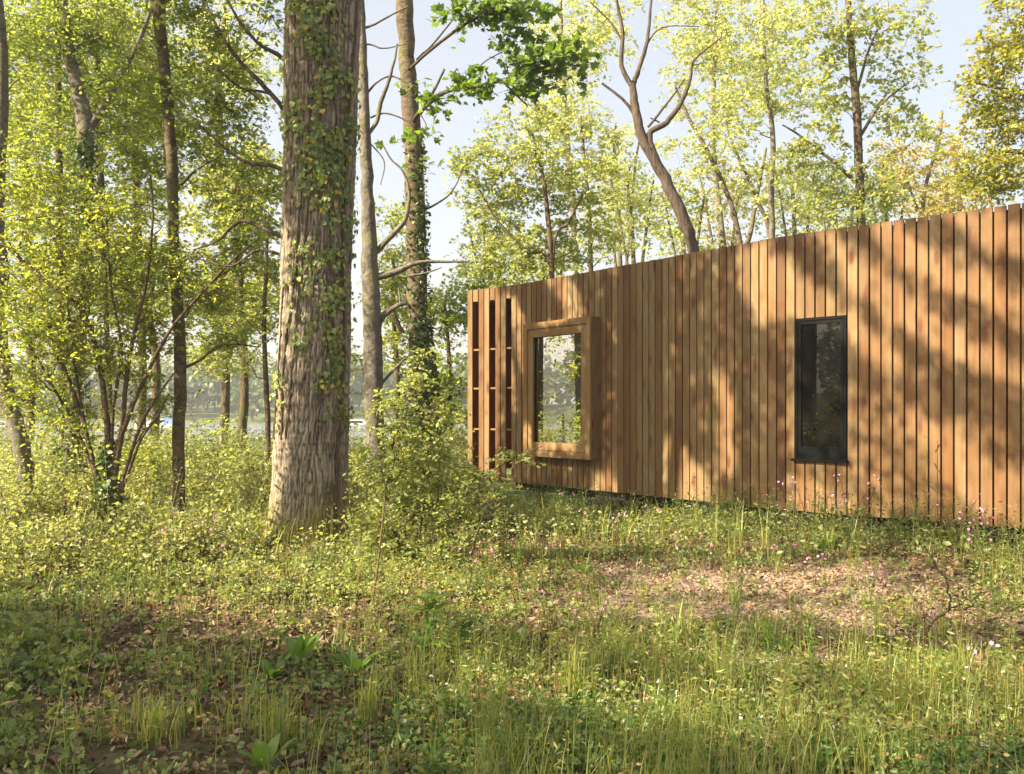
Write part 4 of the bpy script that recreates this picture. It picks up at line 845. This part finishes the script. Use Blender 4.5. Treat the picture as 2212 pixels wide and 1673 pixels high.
# ------------------------------------------------------------------ fence
fpost = [P(x, HY, 18)[0] for x in (42, 262, 477, 655)]
fn = empty('wire_fence', (fpost[2], 18, 0), 'thin wire fence on weathered posts before the lake', 'fence')
def child(mb, nm, mt, root, **k):
    o = mb.build(nm, mt, loc=tuple(root.location), **k); o.location = (0,0,0); o.parent = root; return o
for x in fpost + [-12.0, -15.0]:
    m = MB(); z0 = float(gz(x, 18)); tube(m, [(x,18,z0-.2), (x+.01,18,z0+.7), (x+.02,18,z0+1.42), (x+.02,18,z0+1.43)], [.038,.037,.035,.004], 7); child(m, 'post', M_POST, fn, smooth=True)
for z in (.45, .8, 1.15):
    m = MB(); xs = np.linspace(-15, fpost[3], 30); tube(m, [(x, 17.96, z+.02*math.sin(x*2)) for x in xs], .004, 4); child(m, 'wire', M_STEEL, fn)
# ------------------------------------------------------------------ boats
def boat(xD, Y, L, rot, label, canopy=True):
    X = (xD-HX)/PX*Y; root = empty('motor_boat', (X, Y, -.8), label, 'boat', 'boats moored on the lake')
    c, s = math.cos(rot), math.sin(rot)
    def tr(V): V = np.array(V, float); return np.stack([V[:,0]*c-V[:,1]*s, V[:,0]*s+V[:,1]*c, V[:,2]], -1)+np.array([X, Y, -.8])
    t_ = np.linspace(0, 1, 12); hw = L*.17*np.clip(1-t_**3.2, .02, 1)*(0.86+.14*np.sin(t_*3)); sh = .75+.3*t_**2; V = []
    for i, t in enumerate(t_):
        x = (t-.5)*L
        for (fy, fz) in ((1,1), (.86,.35), (.45,-.25), (0,-.35), (-.45,-.25), (-.86,.35), (-1,1)): V.append((x, hw[i]*fy, fz*sh[i] if fz > 0 else fz))
    F = []
    for i in range(11):
        for j in range(6): a = i*7+j; F.append((a, a+1, a+8, a+7))
        a = i*7; F.append((a, a+7, a+13, a+6))
    m = MB(); m.add(tr(V), F); n7 = [tuple(range(7))]; m.b.append((np.zeros((0,3), np.float32), np.array(n7), 0)); child(m, 'hull', M_BOATW, root)
    m = MB(); q = [(-.25*L,-.12*L,.75), (.2*L,-.1*L,.85), (.2*L,.1*L,.85), (-.25*L,.12*L,.75), (-.22*L,-.1*L,1.35), (.08*L,-.085*L,1.35), (.08*L,.085*L,1.35), (-.22*L,.1*L,1.35)]
    m.add(tr(q), [(0,1,5,4), (1,2,6,5), (2,3,7,6), (3,0,4,7), (4,5,6,7)]); child(m, 'cabin', M_BOATW, root)
    m = MB()
    for sg in (-1, 1): m.add(tr([(-.2*L,sg*.118*L,.95), (.1*L,sg*.106*L,.98), (.06*L,sg*.096*L,1.25), (-.2*L,sg*.108*L,1.25)]), [(0,1,2,3)])
    m.add(tr([(.175*L,-.08*L,.97), (.175*L,.08*L,.97), (.1*L,.075*L,1.3), (.1*L,-.075*L,1.3)]), [(0,1,2,3)]); child(m, 'window', M_BOATG, root)
    if canopy:
        m = MB(); m.add(tr([(-.46*L,-.14*L,.8), (-.2*L,-.13*L,.8), (-.2*L,.13*L,.8), (-.46*L,.14*L,.8), (-.44*L,-.1*L,1.55), (-.16*L,-.1*L,1.6), (-.16*L,.1*L,1.6), (-.44*L,.1*L,1.55)]), [(0,1,5,4), (1,2,6,5), (2,3,7,6), (3,0,4,7), (4,5,6,7)]); child(m, 'canopy', M_BOATB, root)
boat(2, 95, 6, .2, 'white boat with blue canopy at the left edge of the lake'); boat(342, 120, 6.5, 2.9, 'white motor boat seen through the hazel stems'); boat(775, 110, 6, .1, 'white boat glimpsed between the oak and the grey trunk', False)
# far wood
rng = np.random.default_rng(300); fm = MB(); ft = MB()
for k in range(420):
    X = rng.uniform(-430, 60); Y = rng.uniform(188, 245); z = float(gz(X, Y)); h = rng.uniform(7, 15); r = rng.uniform(2.2, 4.5)
    n = 150; q = unit(rng.normal(size=(n, 3)))*(rng.random((n, 1))**.4); leaves(fm, np.array([X, Y, z+h*.58])+q*np.array([r, r, h*.45]), 1.5, .3, 'far', rng=rng)
    tube(ft, [(X,Y,z-.3), (X,Y,z+h*.5), (X+.3,Y,z+h*.85)], [.25,.18,.05], 5, 1)
for k in range(170):
    X = rng.uniform(-235, -165); Y = rng.uniform(-70, 170); z = float(gz(X, Y)); h = rng.uniform(7, 15); r = rng.uniform(2.5, 5)
    q = unit(rng.normal(size=(120, 3)))*(rng.random((120, 1))**.4); leaves(fm, np.array([X, Y, z+h*.5])+q*np.array([r, r, h*.5]), 1.5, .3, 'far', rng=rng)
fm.b += [(v, f+fm.n, m_) for v, f, m_ in ft.b]; tag(fm.build('forest', [L_FAR, BARK_GREY]), 'dark bluish wood on the far shore of the lake', 'wood', kind='stuff')

# ------------------------------------------------------------------ ground plants (stuff)
rng = np.random.default_rng(400)
def area(n, y0, y1, m=.6):
    u = rng.random(n); Y = np.sqrt(y0*y0+u*(y1*y1-y0*y0)); X = rng.uniform(-1, 1, n)*(m*Y+.4); return X, Y, gz(X, Y)
def outside(X, Y):   # not under the cabin or inside the trunk
    s = np.array([0]); sd = np.interp(X, WC[:, 0], WC[:, 1]); return ~((X > -.7) & (Y > sd-.02)) & (np.hypot(X+2.27, Y-10.8) > .45)
def keep(X, Y, Z, p):
    k = (rng.random(len(X)) < p) & outside(X, Y); return X[k], Y[k], Z[k]
# dead leaves
X, Y, Z = area(105000, 3.2, 12); xD, yD = toD(np.stack([X, Y, Z], -1)); br = bare_at(X, Y, Z)
X, Y, Z = keep(X, Y, Z, .5+.5*noise(X*1.1, Y*1.1, 7) - .5*br); mb = MB()
leaves(mb, np.stack([X, Y, Z+rng.uniform(.0, .03, len(X))], -1), .045, .6, 'kite', rng=rng); tag(mb.build('leaf_litter', L_DEAD), 'brown dead leaves strewn over the woodland floor', 'leaf litter', kind='stuff')
X, Y, Z = area(90000, 5, 11.5); br = bare_at(X, Y, Z); X, Y, Z = keep(X, Y, Z, br*1.1); mb = MB()
leaves(mb, np.stack([X, Y, Z+rng.uniform(.0, .02, len(X))], -1), .028, .9, 'far', rng=rng); tag(mb.build('bark_chips', L_CHIP), 'pale chips and gravel on the bare patch before the cabin', 'mulch', kind='stuff')
mb = MB()
for _ in range(420):
    Yq = rng.uniform(3.6, 10.5); Xq = rng.uniform(-.58, .58)*Yq; an = rng.uniform(0, 6.28); L = rng.uniform(.06, .28); z = float(gz(Xq, Yq))+.012; q = np.array([Xq, Yq, z]); d = np.array([math.cos(an), math.sin(an), rng.uniform(-.02, .12)])
    tube(mb, [q, q+d*L*.5+rng.normal(size=3)*.008, q+d*L+rng.normal(size=3)*.012], [.004, .003, .0015], 5)
tag(mb.build('fallen_twigs', TWIG), 'small dead twigs scattered over the litter', 'twigs', kind='stuff')
# low herbs
def herbs(name, label, cat, n, y0, y1, dens, hmin, hmax, k, size, mat, shape='heart', rad=.07, seed=0, flat_=.5):
    X, Y, Z = area(n, y0, y1); p = dens(X, Y, Z)*(1-.88*bare_at(X, Y, Z)); X, Y, Z = keep(X, Y, Z, p); n = len(X)
    h = rng.uniform(hmin, hmax, n)*(.6+.8*noise(X*1.5, Y*1.5, 11)); mb = MB(); t = np.tile(np.linspace(.25, 1, k), (n, 1))
    an = rng.uniform(0, 6.28, (n, 1))+np.arange(k)*2.4; r = rad*(.5+rng.random((n, k)))*(1.25-t*.6)
    lean = rng.normal(size=(n, 2))*.12; px = X[:, None]+lean[:, :1]*h[:, None]*t+np.cos(an)*r*.4; py = Y[:, None]+lean[:, 1:]*h[:, None]*t+np.sin(an)*r*.4; pz = Z[:, None]+h[:, None]*t
    pos = np.stack([px, py, pz], -1).reshape(-1, 3); dirs = np.stack([np.cos(an), np.sin(an), np.full_like(an, .1)], -1).reshape(-1, 3)
    sz = (size*(.7+.6*rng.random((n, 1)))*np.ones(k)).ravel()
    leaves(mb, pos, sz, flat_, shape, dirs=dirs, rng=rng)
    st = np.stack([X, Y, Z-.01], -1); tp = np.stack([X+lean[:, 0]*h, Y+lean[:, 1]*h, Z+h], -1); w_ = .002+.0012*h; e = np.stack([w_, 0*w_, 0*w_], -1)
    V = np.stack([st-e, st+e, tp+e*.4, tp-e*.4], 1).reshape(-1, 3); mb.add(V, (np.arange(n)[:, None]*4+np.arange(4)), 0)
    return tag(mb.build(name, mat), label, cat, kind='stuff')
def D(X, Y, Z): return toD(np.stack([X, Y, Z], -1))
def d_low(X, Y, Z):
    x, y = D(X, Y, Z); br = bare_at(X, Y, Z); n = noise(X*1.4, Y*1.4, 3)
    litter = np.clip(np.maximum.reduce([ell(x, y, 420, 1370, 330, 95), ell(x, y, 330, 1560, 380, 110)*.7, ell(x, y, 760, 1370, 160, 50)]), 0, 1)
    return np.clip((2.4*(.45*n+.55*noise(X*3.4, Y*3.4, 13))-.6)*(1-.85*litter), 0, 1)
herbs('ground_herbs', 'low mixed green herbs covering the clearing floor', 'ground cover', 15000, 3.2, 10.5, d_low, .02, .1, 8, .028, L_HERB, 'lobed')
def d_nettle(X, Y, Z): x, y = D(X, Y, Z); return np.maximum.reduce([ell(x, y, 20, 1440, 170, 80), ell(x, y, 120, 1500, 120, 50)*.5, ell(x,y,-150,1500,230,140)])*(.3+.8*noise(X*2, Y*2, 51))
herbs('nettle_patch', 'blue green lobed herbs massed at the left edge', 'ground cover', 3600, 3.5, 7, d_nettle, .08, .24, 10, .042, L_HERB, 'lobed')
def d_clover(X, Y, Z): x, y = D(X, Y, Z); return np.maximum.reduce([ell(x, y, 1250, 1620, 420, 90), ell(x, y, 1000, 1560, 240, 50)*.6, ell(x, y, 2050, 1660, 300, 60), ell(x, y, 1950, 1440, 300, 50)*.5])
herbs('clover', 'dark green clover carpet along the bottom of the clearing', 'clover', 10000, 3.3, 6.5, d_clover, .03, .12, 8, .024, L_CLOVER)
def d_mid(X, Y, Z):
    x, y = D(X, Y, Z); a = sstep(1290, 1230, y)*sstep(1150, 950, x); b = sstep(1215, 1150, y)*sstep(1000, 1150, x); return np.clip(a+b, 0, 1)*np.clip(1.6*noise(X*2.6, Y*2.6, 5)-.15, 0, 1)*(1-.8*ell(x, y, 665, 1190, 130, 60))
herbs('undergrowth', 'tall sunlit mixed undergrowth around the oak and along the wall', 'undergrowth', 17000, 8.3, 19, d_mid, .1, .36, 13, .045, L_BRAMBLE, 'kite', .16)
def d_tall(X, Y, Z): x, y = D(X, Y, Z); return sstep(1200, 1120, y)*sstep(1080, 960, x)*np.clip(1.7*noise(X*2.2, Y*2.2, 5)-.2, 0, 1)
herbs('tall_undergrowth', 'tall weeds between the trunks towards the lake', 'undergrowth', 17000, 9.5, 26, d_tall, .35, 1.1, 16, .055, L_BRAMBLE, 'kite', .2)
def d_foot(X, Y, Z):
    d = np.hypot(X[:, None]-WC[::10, 0], Y[:, None]-WC[::10, 1]).min(-1); return sstep(1.5, .4, d)*(X > -.5)*np.clip(2.2*noise(X*3, Y*3, 8)-.5, .1, 1)
herbs('wall_foot_herbs', 'feathery green herbs growing along the foot of the timber wall', 'ground cover', 19000, 8, 15.5, d_foot, .1, .6, 13, .036, L_HERB, 'slim', .12, flat_=.2)
def d_fore(X, Y, Z): x, y = D(X, Y, Z); return sstep(850, 1000, x)*sstep(1300, 1400, y)*np.clip(2.4*noise(X*3.2, Y*3.2, 14)-.75, 0, 1)+.5*ell(x, y, 800, 1290, 300, 80)
herbs('meadow_herbs', 'yellow green sunlit herbs among the grass', 'ground cover', 10000, 4, 9.8, d_fore, .04, .2, 10, .026, L_THORN, 'kite', .06)
def d_weed(X, Y, Z): x, y = D(X, Y, Z); return sstep(700, 1000, x)*sstep(1180, 1260, y)*(.3+.7*noise(X*2, Y*2, 61))+.25
herbs('tall_weeds', 'slim upright pale weeds scattered over the lit clearing', 'weeds', 2600, 3.8, 10.5, d_weed, .14, .42, 13, .036, L_GRASS, 'slim', .06, flat_=.1)
herbs('dry_weeds', 'dry rusty and tan weeds low in the clearing', 'weeds', 3000, 3.6, 10.5, d_weed, .04, .2, 9, .02, L_DRY, 'kite', .07)
# grass
def grass(name, label, n, y0, y1, dens, l0, l1, wid, mat, blades=9):
    X, Y, Z = area(n, y0, y1); X, Y, Z = keep(X, Y, Z, dens(X, Y, Z)); n = len(X)*blades
    bx = np.repeat(X, blades)+rng.normal(size=n)*.025; by = np.repeat(Y, blades)+rng.normal(size=n)*.025; bz = np.repeat(Z, blades)-.01
    L = rng.uniform(l0, l1, n)*np.repeat(.6+.8*noise(X*1.7, Y*1.7, 21), blades); an = rng.uniform(0, 6.28, n); lean = np.abs(rng.normal(size=n))*.35+.05
    wv = np.stack([-np.sin(an), np.cos(an), 0*an], -1)*(wid*(.6+.8*rng.random(n)))[:, None]/2; dv = np.stack([np.cos(an), np.sin(an), 0*an], -1)
    rows = []
    for t in (0, .35, .7, 1.0):
        c = np.stack([bx, by, bz], -1)+dv*(lean*L*t**2.2)[:, None]+Z_*(L*(t-.25*lean*t**3))[:, None]; ww = (1-t**1.6)*.95+.05
        rows += [c-wv*ww, c+wv*ww]
    V = np.stack(rows, 1).reshape(-1, 3); F = np.array([(0,1,3,2), (2,3,5,4), (4,5,7,6)]); mb = MB(); mb.add(V, (np.arange(n)[:, None, None]*8+F[None]).reshape(-1, 4))
    return tag(mb.build(name, mat), label, 'grass', kind='stuff')
def g_fore(X, Y, Z):
    x, y = D(X, Y, Z); br = bare_at(X, Y, Z); return np.clip((sstep(1330, 1500, y)*.75*sstep(200, 900, x)+.12+.35*ell(x, y, 450, 1600, 300, 80)+.25*sstep(1100, 1500, x))*(1-.7*ell(x, y, 380, 1420, 380, 130))*(2.8*noise(X*3.0, Y*3.0, 31)-1.0)*.8, 0, 1)*(1-.75*br)
grass('grass', 'fresh green grass blades growing through the clearing', 6500, 3.2, 9.5, g_fore, .06, .32, .0055, L_GRASS, 8)
def g_back(X, Y, Z): x, y = D(X, Y, Z); return (sstep(1260, 1180, y)*.5*(.3+.9*noise(X, Y, 33)))*sstep(26, 14, Y)+.35*sstep(16, 22, Y)
grass('tall_grass', 'taller grass among the undergrowth towards the lake', 11000, 9, 30, g_back, .2, .55, .012, L_GRASS, 7)

# ------------------------------------------------------------------ individual plants
def plant_root(name, b, label, cat, group): return empty(name, b, label, cat, group)
def grass_tuft(xD, yD, h, n, label, seed, group='grass tufts standing in the clearing'):
    r = np.random.default_rng(seed); b = gnd(xD, yD); mb = MB()
    for _ in range(n):
        an = r.uniform(0, 6.28); L = h*r.uniform(.55, 1.1); ln = abs(r.normal())*.3+.03; d = np.array([math.cos(an), math.sin(an), 0]); wv = np.array([-d[1], d[0], 0])*.0045*r.uniform(.7, 1.3)
        o = b+np.array([r.normal()*.03, r.normal()*.03, -.01]); V = []
        for t in (0, .25, .5, .75, 1):
            c = o+d*ln*L*t**2+Z_*L*(t-.2*ln*t**3); V += [c-wv*(1.03-t), c+wv*(1.03-t)]
        mb.add(V, [(0,1,3,2), (2,3,5,4), (4,5,7,6), (6,7,9,8)])
    o = mb.build('grass_tuft', L_GRASS, loc=b); tag(o, label, 'grass tuft', group)
tl = [(1475,1400,.5,34,'tall pale grass tuft standing out before the bare soil'), (1560,1480,.42,40,'dense grass tuft below the bare patch midway'), (1640,1380,.42,22,'sparse upright grass stalks beside the bare patch'), (1850,1420,.36,50,'arching grass tuft in front of the dark soil band'), (1900,1400,.34,44,'arching grass tuft left of the bare branch'),
      (1240,1520,.38,60,'thick dark grass tuft in the middle foreground'), (800,1560,.3,60,'grass tuft below the broad-leaved dock'), (1050,1600,.3,50,'green tuft in the shaded bottom middle'), (600,1620,.3,60,'shaded tuft at the bottom left of centre'), (330,1600,.24,50,'tuft in the shaded lower left'), (2080,1480,.34,60,'lit tuft beyond the lower right corner'), (2180,1560,.3,60,'lit tuft nearest the lower right corner'),
      (1950,1560,.28,50,'lit tuft among yellow green herbs lower right'), (1480,1620,.28,60,'tuft in the clover at the bottom'), (1720,1600,.26,50,'tuft right of the clover carpet'), (1300,1400,.3,26,'wispy tuft right of the tall spurge'), (1580,1300,.32,20,'wispy stalks on the bare patch'), (1390,1290,.3,18,'small wispy tuft at left of bare patch'), (2030,1380,.3,24,'thin tuft beside the bare branch'), (900,1500,.26,50,'tuft in shade right of the docks')]
for i, (x, y, h, n, lb) in enumerate(tl): grass_tuft(x, y, h, n, lb, 500+i)
def blade_leaf(mb, o, d, L, wd, bend, r, seg=6):
    side = unit(np.cross(d, Z_)); V = []; c = np.array(o, float); dd = np.array(d, float)
    for i in range(seg+1):
        t = i/seg; ww = wd*math.sin(math.pi*min(.97, .08+t*.9))**.7*(1-.25*t); wav = .12*wd*math.sin(t*9+r)
        V += [c-side*ww+Z_*(ww*.3+wav), c+Z_*0, c+side*ww+Z_*(ww*.3-wav)]; c = c+dd*L/seg; dd = unit(dd-Z_*bend/seg)
    F = []
    for i in range(seg):
        a = i*3; F += [(a, a+1, a+4, a+3), (a+1, a+2, a+5, a+4)]
    mb.add(V, F)
def dock(xD, yD, h, n, label, seed, wd=.045):
    r = np.random.default_rng(seed); b = gnd(xD, yD); root = empty('dock_plant', b, label, 'plant', 'broad-leaved docks')
    for i in range(n):
        an = i*2.4+r.uniform(-.4, .4); tl_ = r.uniform(.25, 1.0); d = unit(np.array([math.cos(an)*tl_, math.sin(an)*tl_, 1.0])); m = MB(); blade_leaf(m, b+d*.02, d, h*r.uniform(.7, 1.1), wd*r.uniform(.8, 1.2), r.uniform(.3, 1.1), r.random()*6)
        child(m, 'leaf', L_DOCK, root, smooth=True)
for i, a in enumerate([(645,1445,.3,7,'upright light green dock left of the sapling stem',.05), (590,1470,.2,6,'rounded dock leaves left of the upright dock',.045), (770,1460,.26,7,'dock at the foot of the sapling stem',.04), (1120,1400,.2,5,'sunlit dock in the middle clearing',.04), (1450,1390,.18,5,'small dock before the bare patch',.035), (2010,1175,.34,7,'large dock against the timber wall',.07),
                      (1255,1245,.2,4,'bright lime leaf standing at the bare patch edge',.05), (570,1670,.2,5,'pale dock leaf at the very bottom',.05), (1780,1190,.28,6,'dock below the narrow window',.05), (1690,1410,.15,5,'dock among grass on the lit ground',.04)]): dock(a[0], a[1], a[2]*.82, a[3], a[4], 600+i, a[5]*.8)
def spurge(xD, yD, h, n, label, seed, name='spurge', group=None, mat=L_DOCK, wl=.016, ll=.12):
    r = np.random.default_rng(seed); b = gnd(xD, yD); root = empty(name, b, label, 'plant', group); st = MB(); lf = MB()
    for k in range(n):
        ln = r.normal(size=2)*.12*(n > 1); pts = resample([b+np.array([*(r.normal(size=2)*.03*(n > 1)), -.02]), b+np.array([ln[0]*.4*h, ln[1]*.4*h, h*.5]), b+np.array([ln[0]*h, ln[1]*h, h*r.uniform(.8, 1)])], 8)
        tube(st, pts, np.linspace(.006, .002, len(pts)), 5)
        for i, p in enumerate(pts[2::(3 if ll > .125 else 1)]):
            for q in range(2):
                an = i*2.4+q*3.1; d = unit(np.array([math.cos(an), math.sin(an), .55])); blade_leaf(lf, p, d, ll*r.uniform(.6, 1)*(1-.35*i/len(pts)), wl, .9, 0, 4)
    child(st, 'stem', mat, root); child(lf, 'foliage', mat, root, smooth=True)
spurge(925,1450,.52,5,'tall lance-leaved plant with several stems in the middle foreground',700,'comfrey',wl=.028,ll=.17); spurge(1000,1440,.34,3,'shorter lance-leaved plant behind the tall one',701,'comfrey',wl=.022,ll=.13)
spurge(1998,1180,1.25,1,'tall lone dark green spike against the timber wall',702,'thistle',mat=L_HERB,wl=.008,ll=.13)
for i, (x, y, h) in enumerate([(1590,1350,.3), (1660,1440,.3), (1760,1440,.34), (2150,1330,.3), (1120,1240,.35), (1400,1200,.3), (2120,1210,.5), (1830,1210,.4)]):
    spurge(x, y, h, 2, ['slim herb standing on the bare patch','slim herb beside the tall grass tuft','fern-like herb in front of dark soil','slim herb right of the bare branch','slim herb by the hawthorn','slim herb below the bay window','leafy herb by the wall at far right','leafy herb under the narrow window'][i], 710+i, 'slim_herb', wl=.006, ll=.07)
# pink campion
def campion(xD, yD, h, nf, label, seed, group):
    r = np.random.default_rng(seed); b = gnd(xD, yD); root = empty('campion', b, label, 'flower', group); st = MB(); lf = MB(); fl = MB()
    for k in range(nf):
        ln = r.normal(size=2)*.22; hh = h*r.uniform(.7, 1.05); tip = b+np.array([ln[0]*hh, ln[1]*hh, hh]); pts = resample([b-Z_*.02, b+np.array([ln[0]*.3*hh, ln[1]*.3*hh, hh*.5]), tip], 4); tube(st, pts, np.linspace(.003, .0015, len(pts)), 4)
        for q in range(r.integers(1, 4)):
            c = tip+r.normal(size=3)*np.array([.02,.02,.02]); nd = unit(r.normal(size=3)+np.array([-.3,-.6,.5])); u0 = unit(np.cross(nd, Z_)); v0 = np.cross(nd, u0)
            for a in range(5):
                an = a*1.257; d = u0*math.cos(an)+v0*math.sin(an); e = np.cross(nd, d); fl.add([c, c+d*.007+e*.005, c+d*.012+e*.003, c+d*.012-e*.003, c+d*.007-e*.005], [(0,1,2,3,4)])
    m = 8; pos = b+np.stack([r.normal(size=m)*.05, r.normal(size=m)*.05, r.uniform(.05, h*.7, m)], -1); leaves(lf, pos, .06, .3, 'kite', rng=r)
    child(st, 'stem', TWIG, root); child(lf, 'foliage', L_HERB, root); child(fl, 'blossom', L_PETAL, root)
k = 0; rr = random.Random(9)
zones = [('campions under the narrow window', 'pink campion among those under the narrow window', [(1690,1170),(1720,1180),(1745,1160),(1770,1175),(1800,1170),(1835,1165),(1850,1180),(1710,1200)], .62),
         ('campions at the right end of the wall', 'pink campion by the wall right of the tall spike', [(2060,1200),(2110,1190),(2160,1200),(2200,1190),(2085,1230),(2130,1240)], .5),
         ('campions below the bay window', 'pink campion in the herbs below the bay window', [(1240,1130),(1300,1140),(1350,1145),(1400,1150),(1270,1180),(1330,1195)], .42),
         ('campions beside the oak', 'pink campion in the sunlit growth left of the oak', [(430,1240),(500,1230),(350,1245),(470,1270),(400,1275)], .5),
         ('campions between hawthorn and wall', 'pink campion between the hawthorn and the wall', [(1080,1210),(1120,1230),(1060,1260),(1170,1220),(1010,1300),(1190,1250)], .38),
         ('campions in the open clearing', 'pink campion scattered in the open clearing', [(1760,1270),(1600,1290),(1185,1400),(1290,1380),(1490,1330),(2000,1400),(2110,1530),(1880,1300),(1690,1240),(1540,1240)], .3)]
for g, lb, ps, h in zones:
    for o_, (x, y) in enumerate(sorted(ps)):
        campion(x, y, h*rr.uniform(.8, 1.1), rr.choice((3,4,5)), lb+', '+['leftmost','second','third','fourth','fifth','sixth','seventh','eighth','ninth','tenth'][o_]+(' from the left' if o_ else ' of them'), 800+k, g); k += 1
# small white and yellow flowers as stuff in the clover
mb = MB(); 
for x, y in [(rr.uniform(850, 2200), rr.uniform(1480, 1670)) for _ in range(46)]:
    b = gnd(x, y)+np.array([0,0,rr.uniform(.1,.16)]); tube(mb, [b-Z_*.1, b], .0012, 4, 1); leaves(mb, b+np.random.default_rng(int(x)).normal(size=(7, 3))*.004, .014, .4, 'kite', rng=rng)
tag(mb.build('clover_flowers', [L_WHITE, L_GRASS]), 'tiny white flowers dotted over the clover', 'flowers', kind='stuff')
mb = MB()
for x, y in [(540,1530),(565,1560),(590,1590),(455,1600),(880,1560),(500,1500),(1480,1500),(930,1610),(360,1500),(1810,1480),(240,1620),(1200,1580)]:
    b = gnd(x, y)+np.array([0,0,.12]); tube(mb, [b-Z_*.12, b], .0012, 4, 1); leaves(mb, b+rng.normal(size=(5, 3))*.003, .013, .5, 'kite', rng=rng)
tag(mb.build('buttercup_flowers', [L_YEL, L_GRASS]), 'tiny yellow flowers dotted in the shade', 'flowers', kind='stuff')
# fallen bare branch at the right, twigs
def stick(name, label, Y, paths, w0, mat=TWIG, cat='branch', leafy=0):
    mb = MB()
    for pth in paths:
        pp = resample([list(P(x, y, Y+dy))+[w_/PX*Y/2] for x, y, w_, dy in pth], 5); pp[:, :3] += RNG.normal(size=(len(pp), 3))*.006; tube(mb, pp[:, :3], np.abs(pp[:, 3]), 6, rough=.15)
    b = P(*paths[0][0][:2], Y); o = mb.build(name, mat, loc=b, smooth=True); return tag(o, label, cat)
stick('bare_branch', 'bare forked branch stuck upright in the ground at right', 6.0,
      [[(1978,1470,5.6,-.3),(1990,1400,5.6,0),(2010,1350,5.6,0),(2048,1320,5.0,0),(2050,1290,5.0,0),(2040,1250,3.7,0),(2012,1205,3.1,.1),(1998,1180,1.9,.1)], [(2050,1315,3.7,0),(2090,1300,3.1,.2),(2140,1275,2.5,.3),(2182,1240,1.9,.3)], [(2013,1206,2.5,.1),(2018,1150,2.5,.1),(2020,1105,1.9,.1)], [(2048,1322,2.5,0),(2110,1310,1.9,.3),(2150,1290,1.2,.4)], [(2010,1350,2.5,0),(1960,1270,1.9,.2),(1940,1240,1.2,.3)]], 9)
stick('dead_branch', 'weathered grey branch lying by the right frame edge', 7.4, [[(2120,1395,7,-.6),(2170,1375,6,-.3),(2230,1355,6,0),(2330,1320,5,.3)], [(2170,1375,4,-.3),(2215,1400,3,-.2)]], 7)

# ------------------------------------------------------------------ haze
m, t, out = newmat('haze_air'); v = N(t, 'ShaderNodeVolumePrincipled'); v.inputs['Color'].default_value = (.95,.97,1,1); v.inputs['Density'].default_value = .0010; v.inputs['Anisotropy'].default_value = .3
t.links.new(v.outputs[0], out.inputs['Volume'])
hb = MB(); box(hb, (0, 500, 26), X_, Y_, Z_, 640, 1040, 30); hz_ = hb.build('haze', m); tag(hz_, 'thin pale haze over the lake', 'haze', kind='stuff')
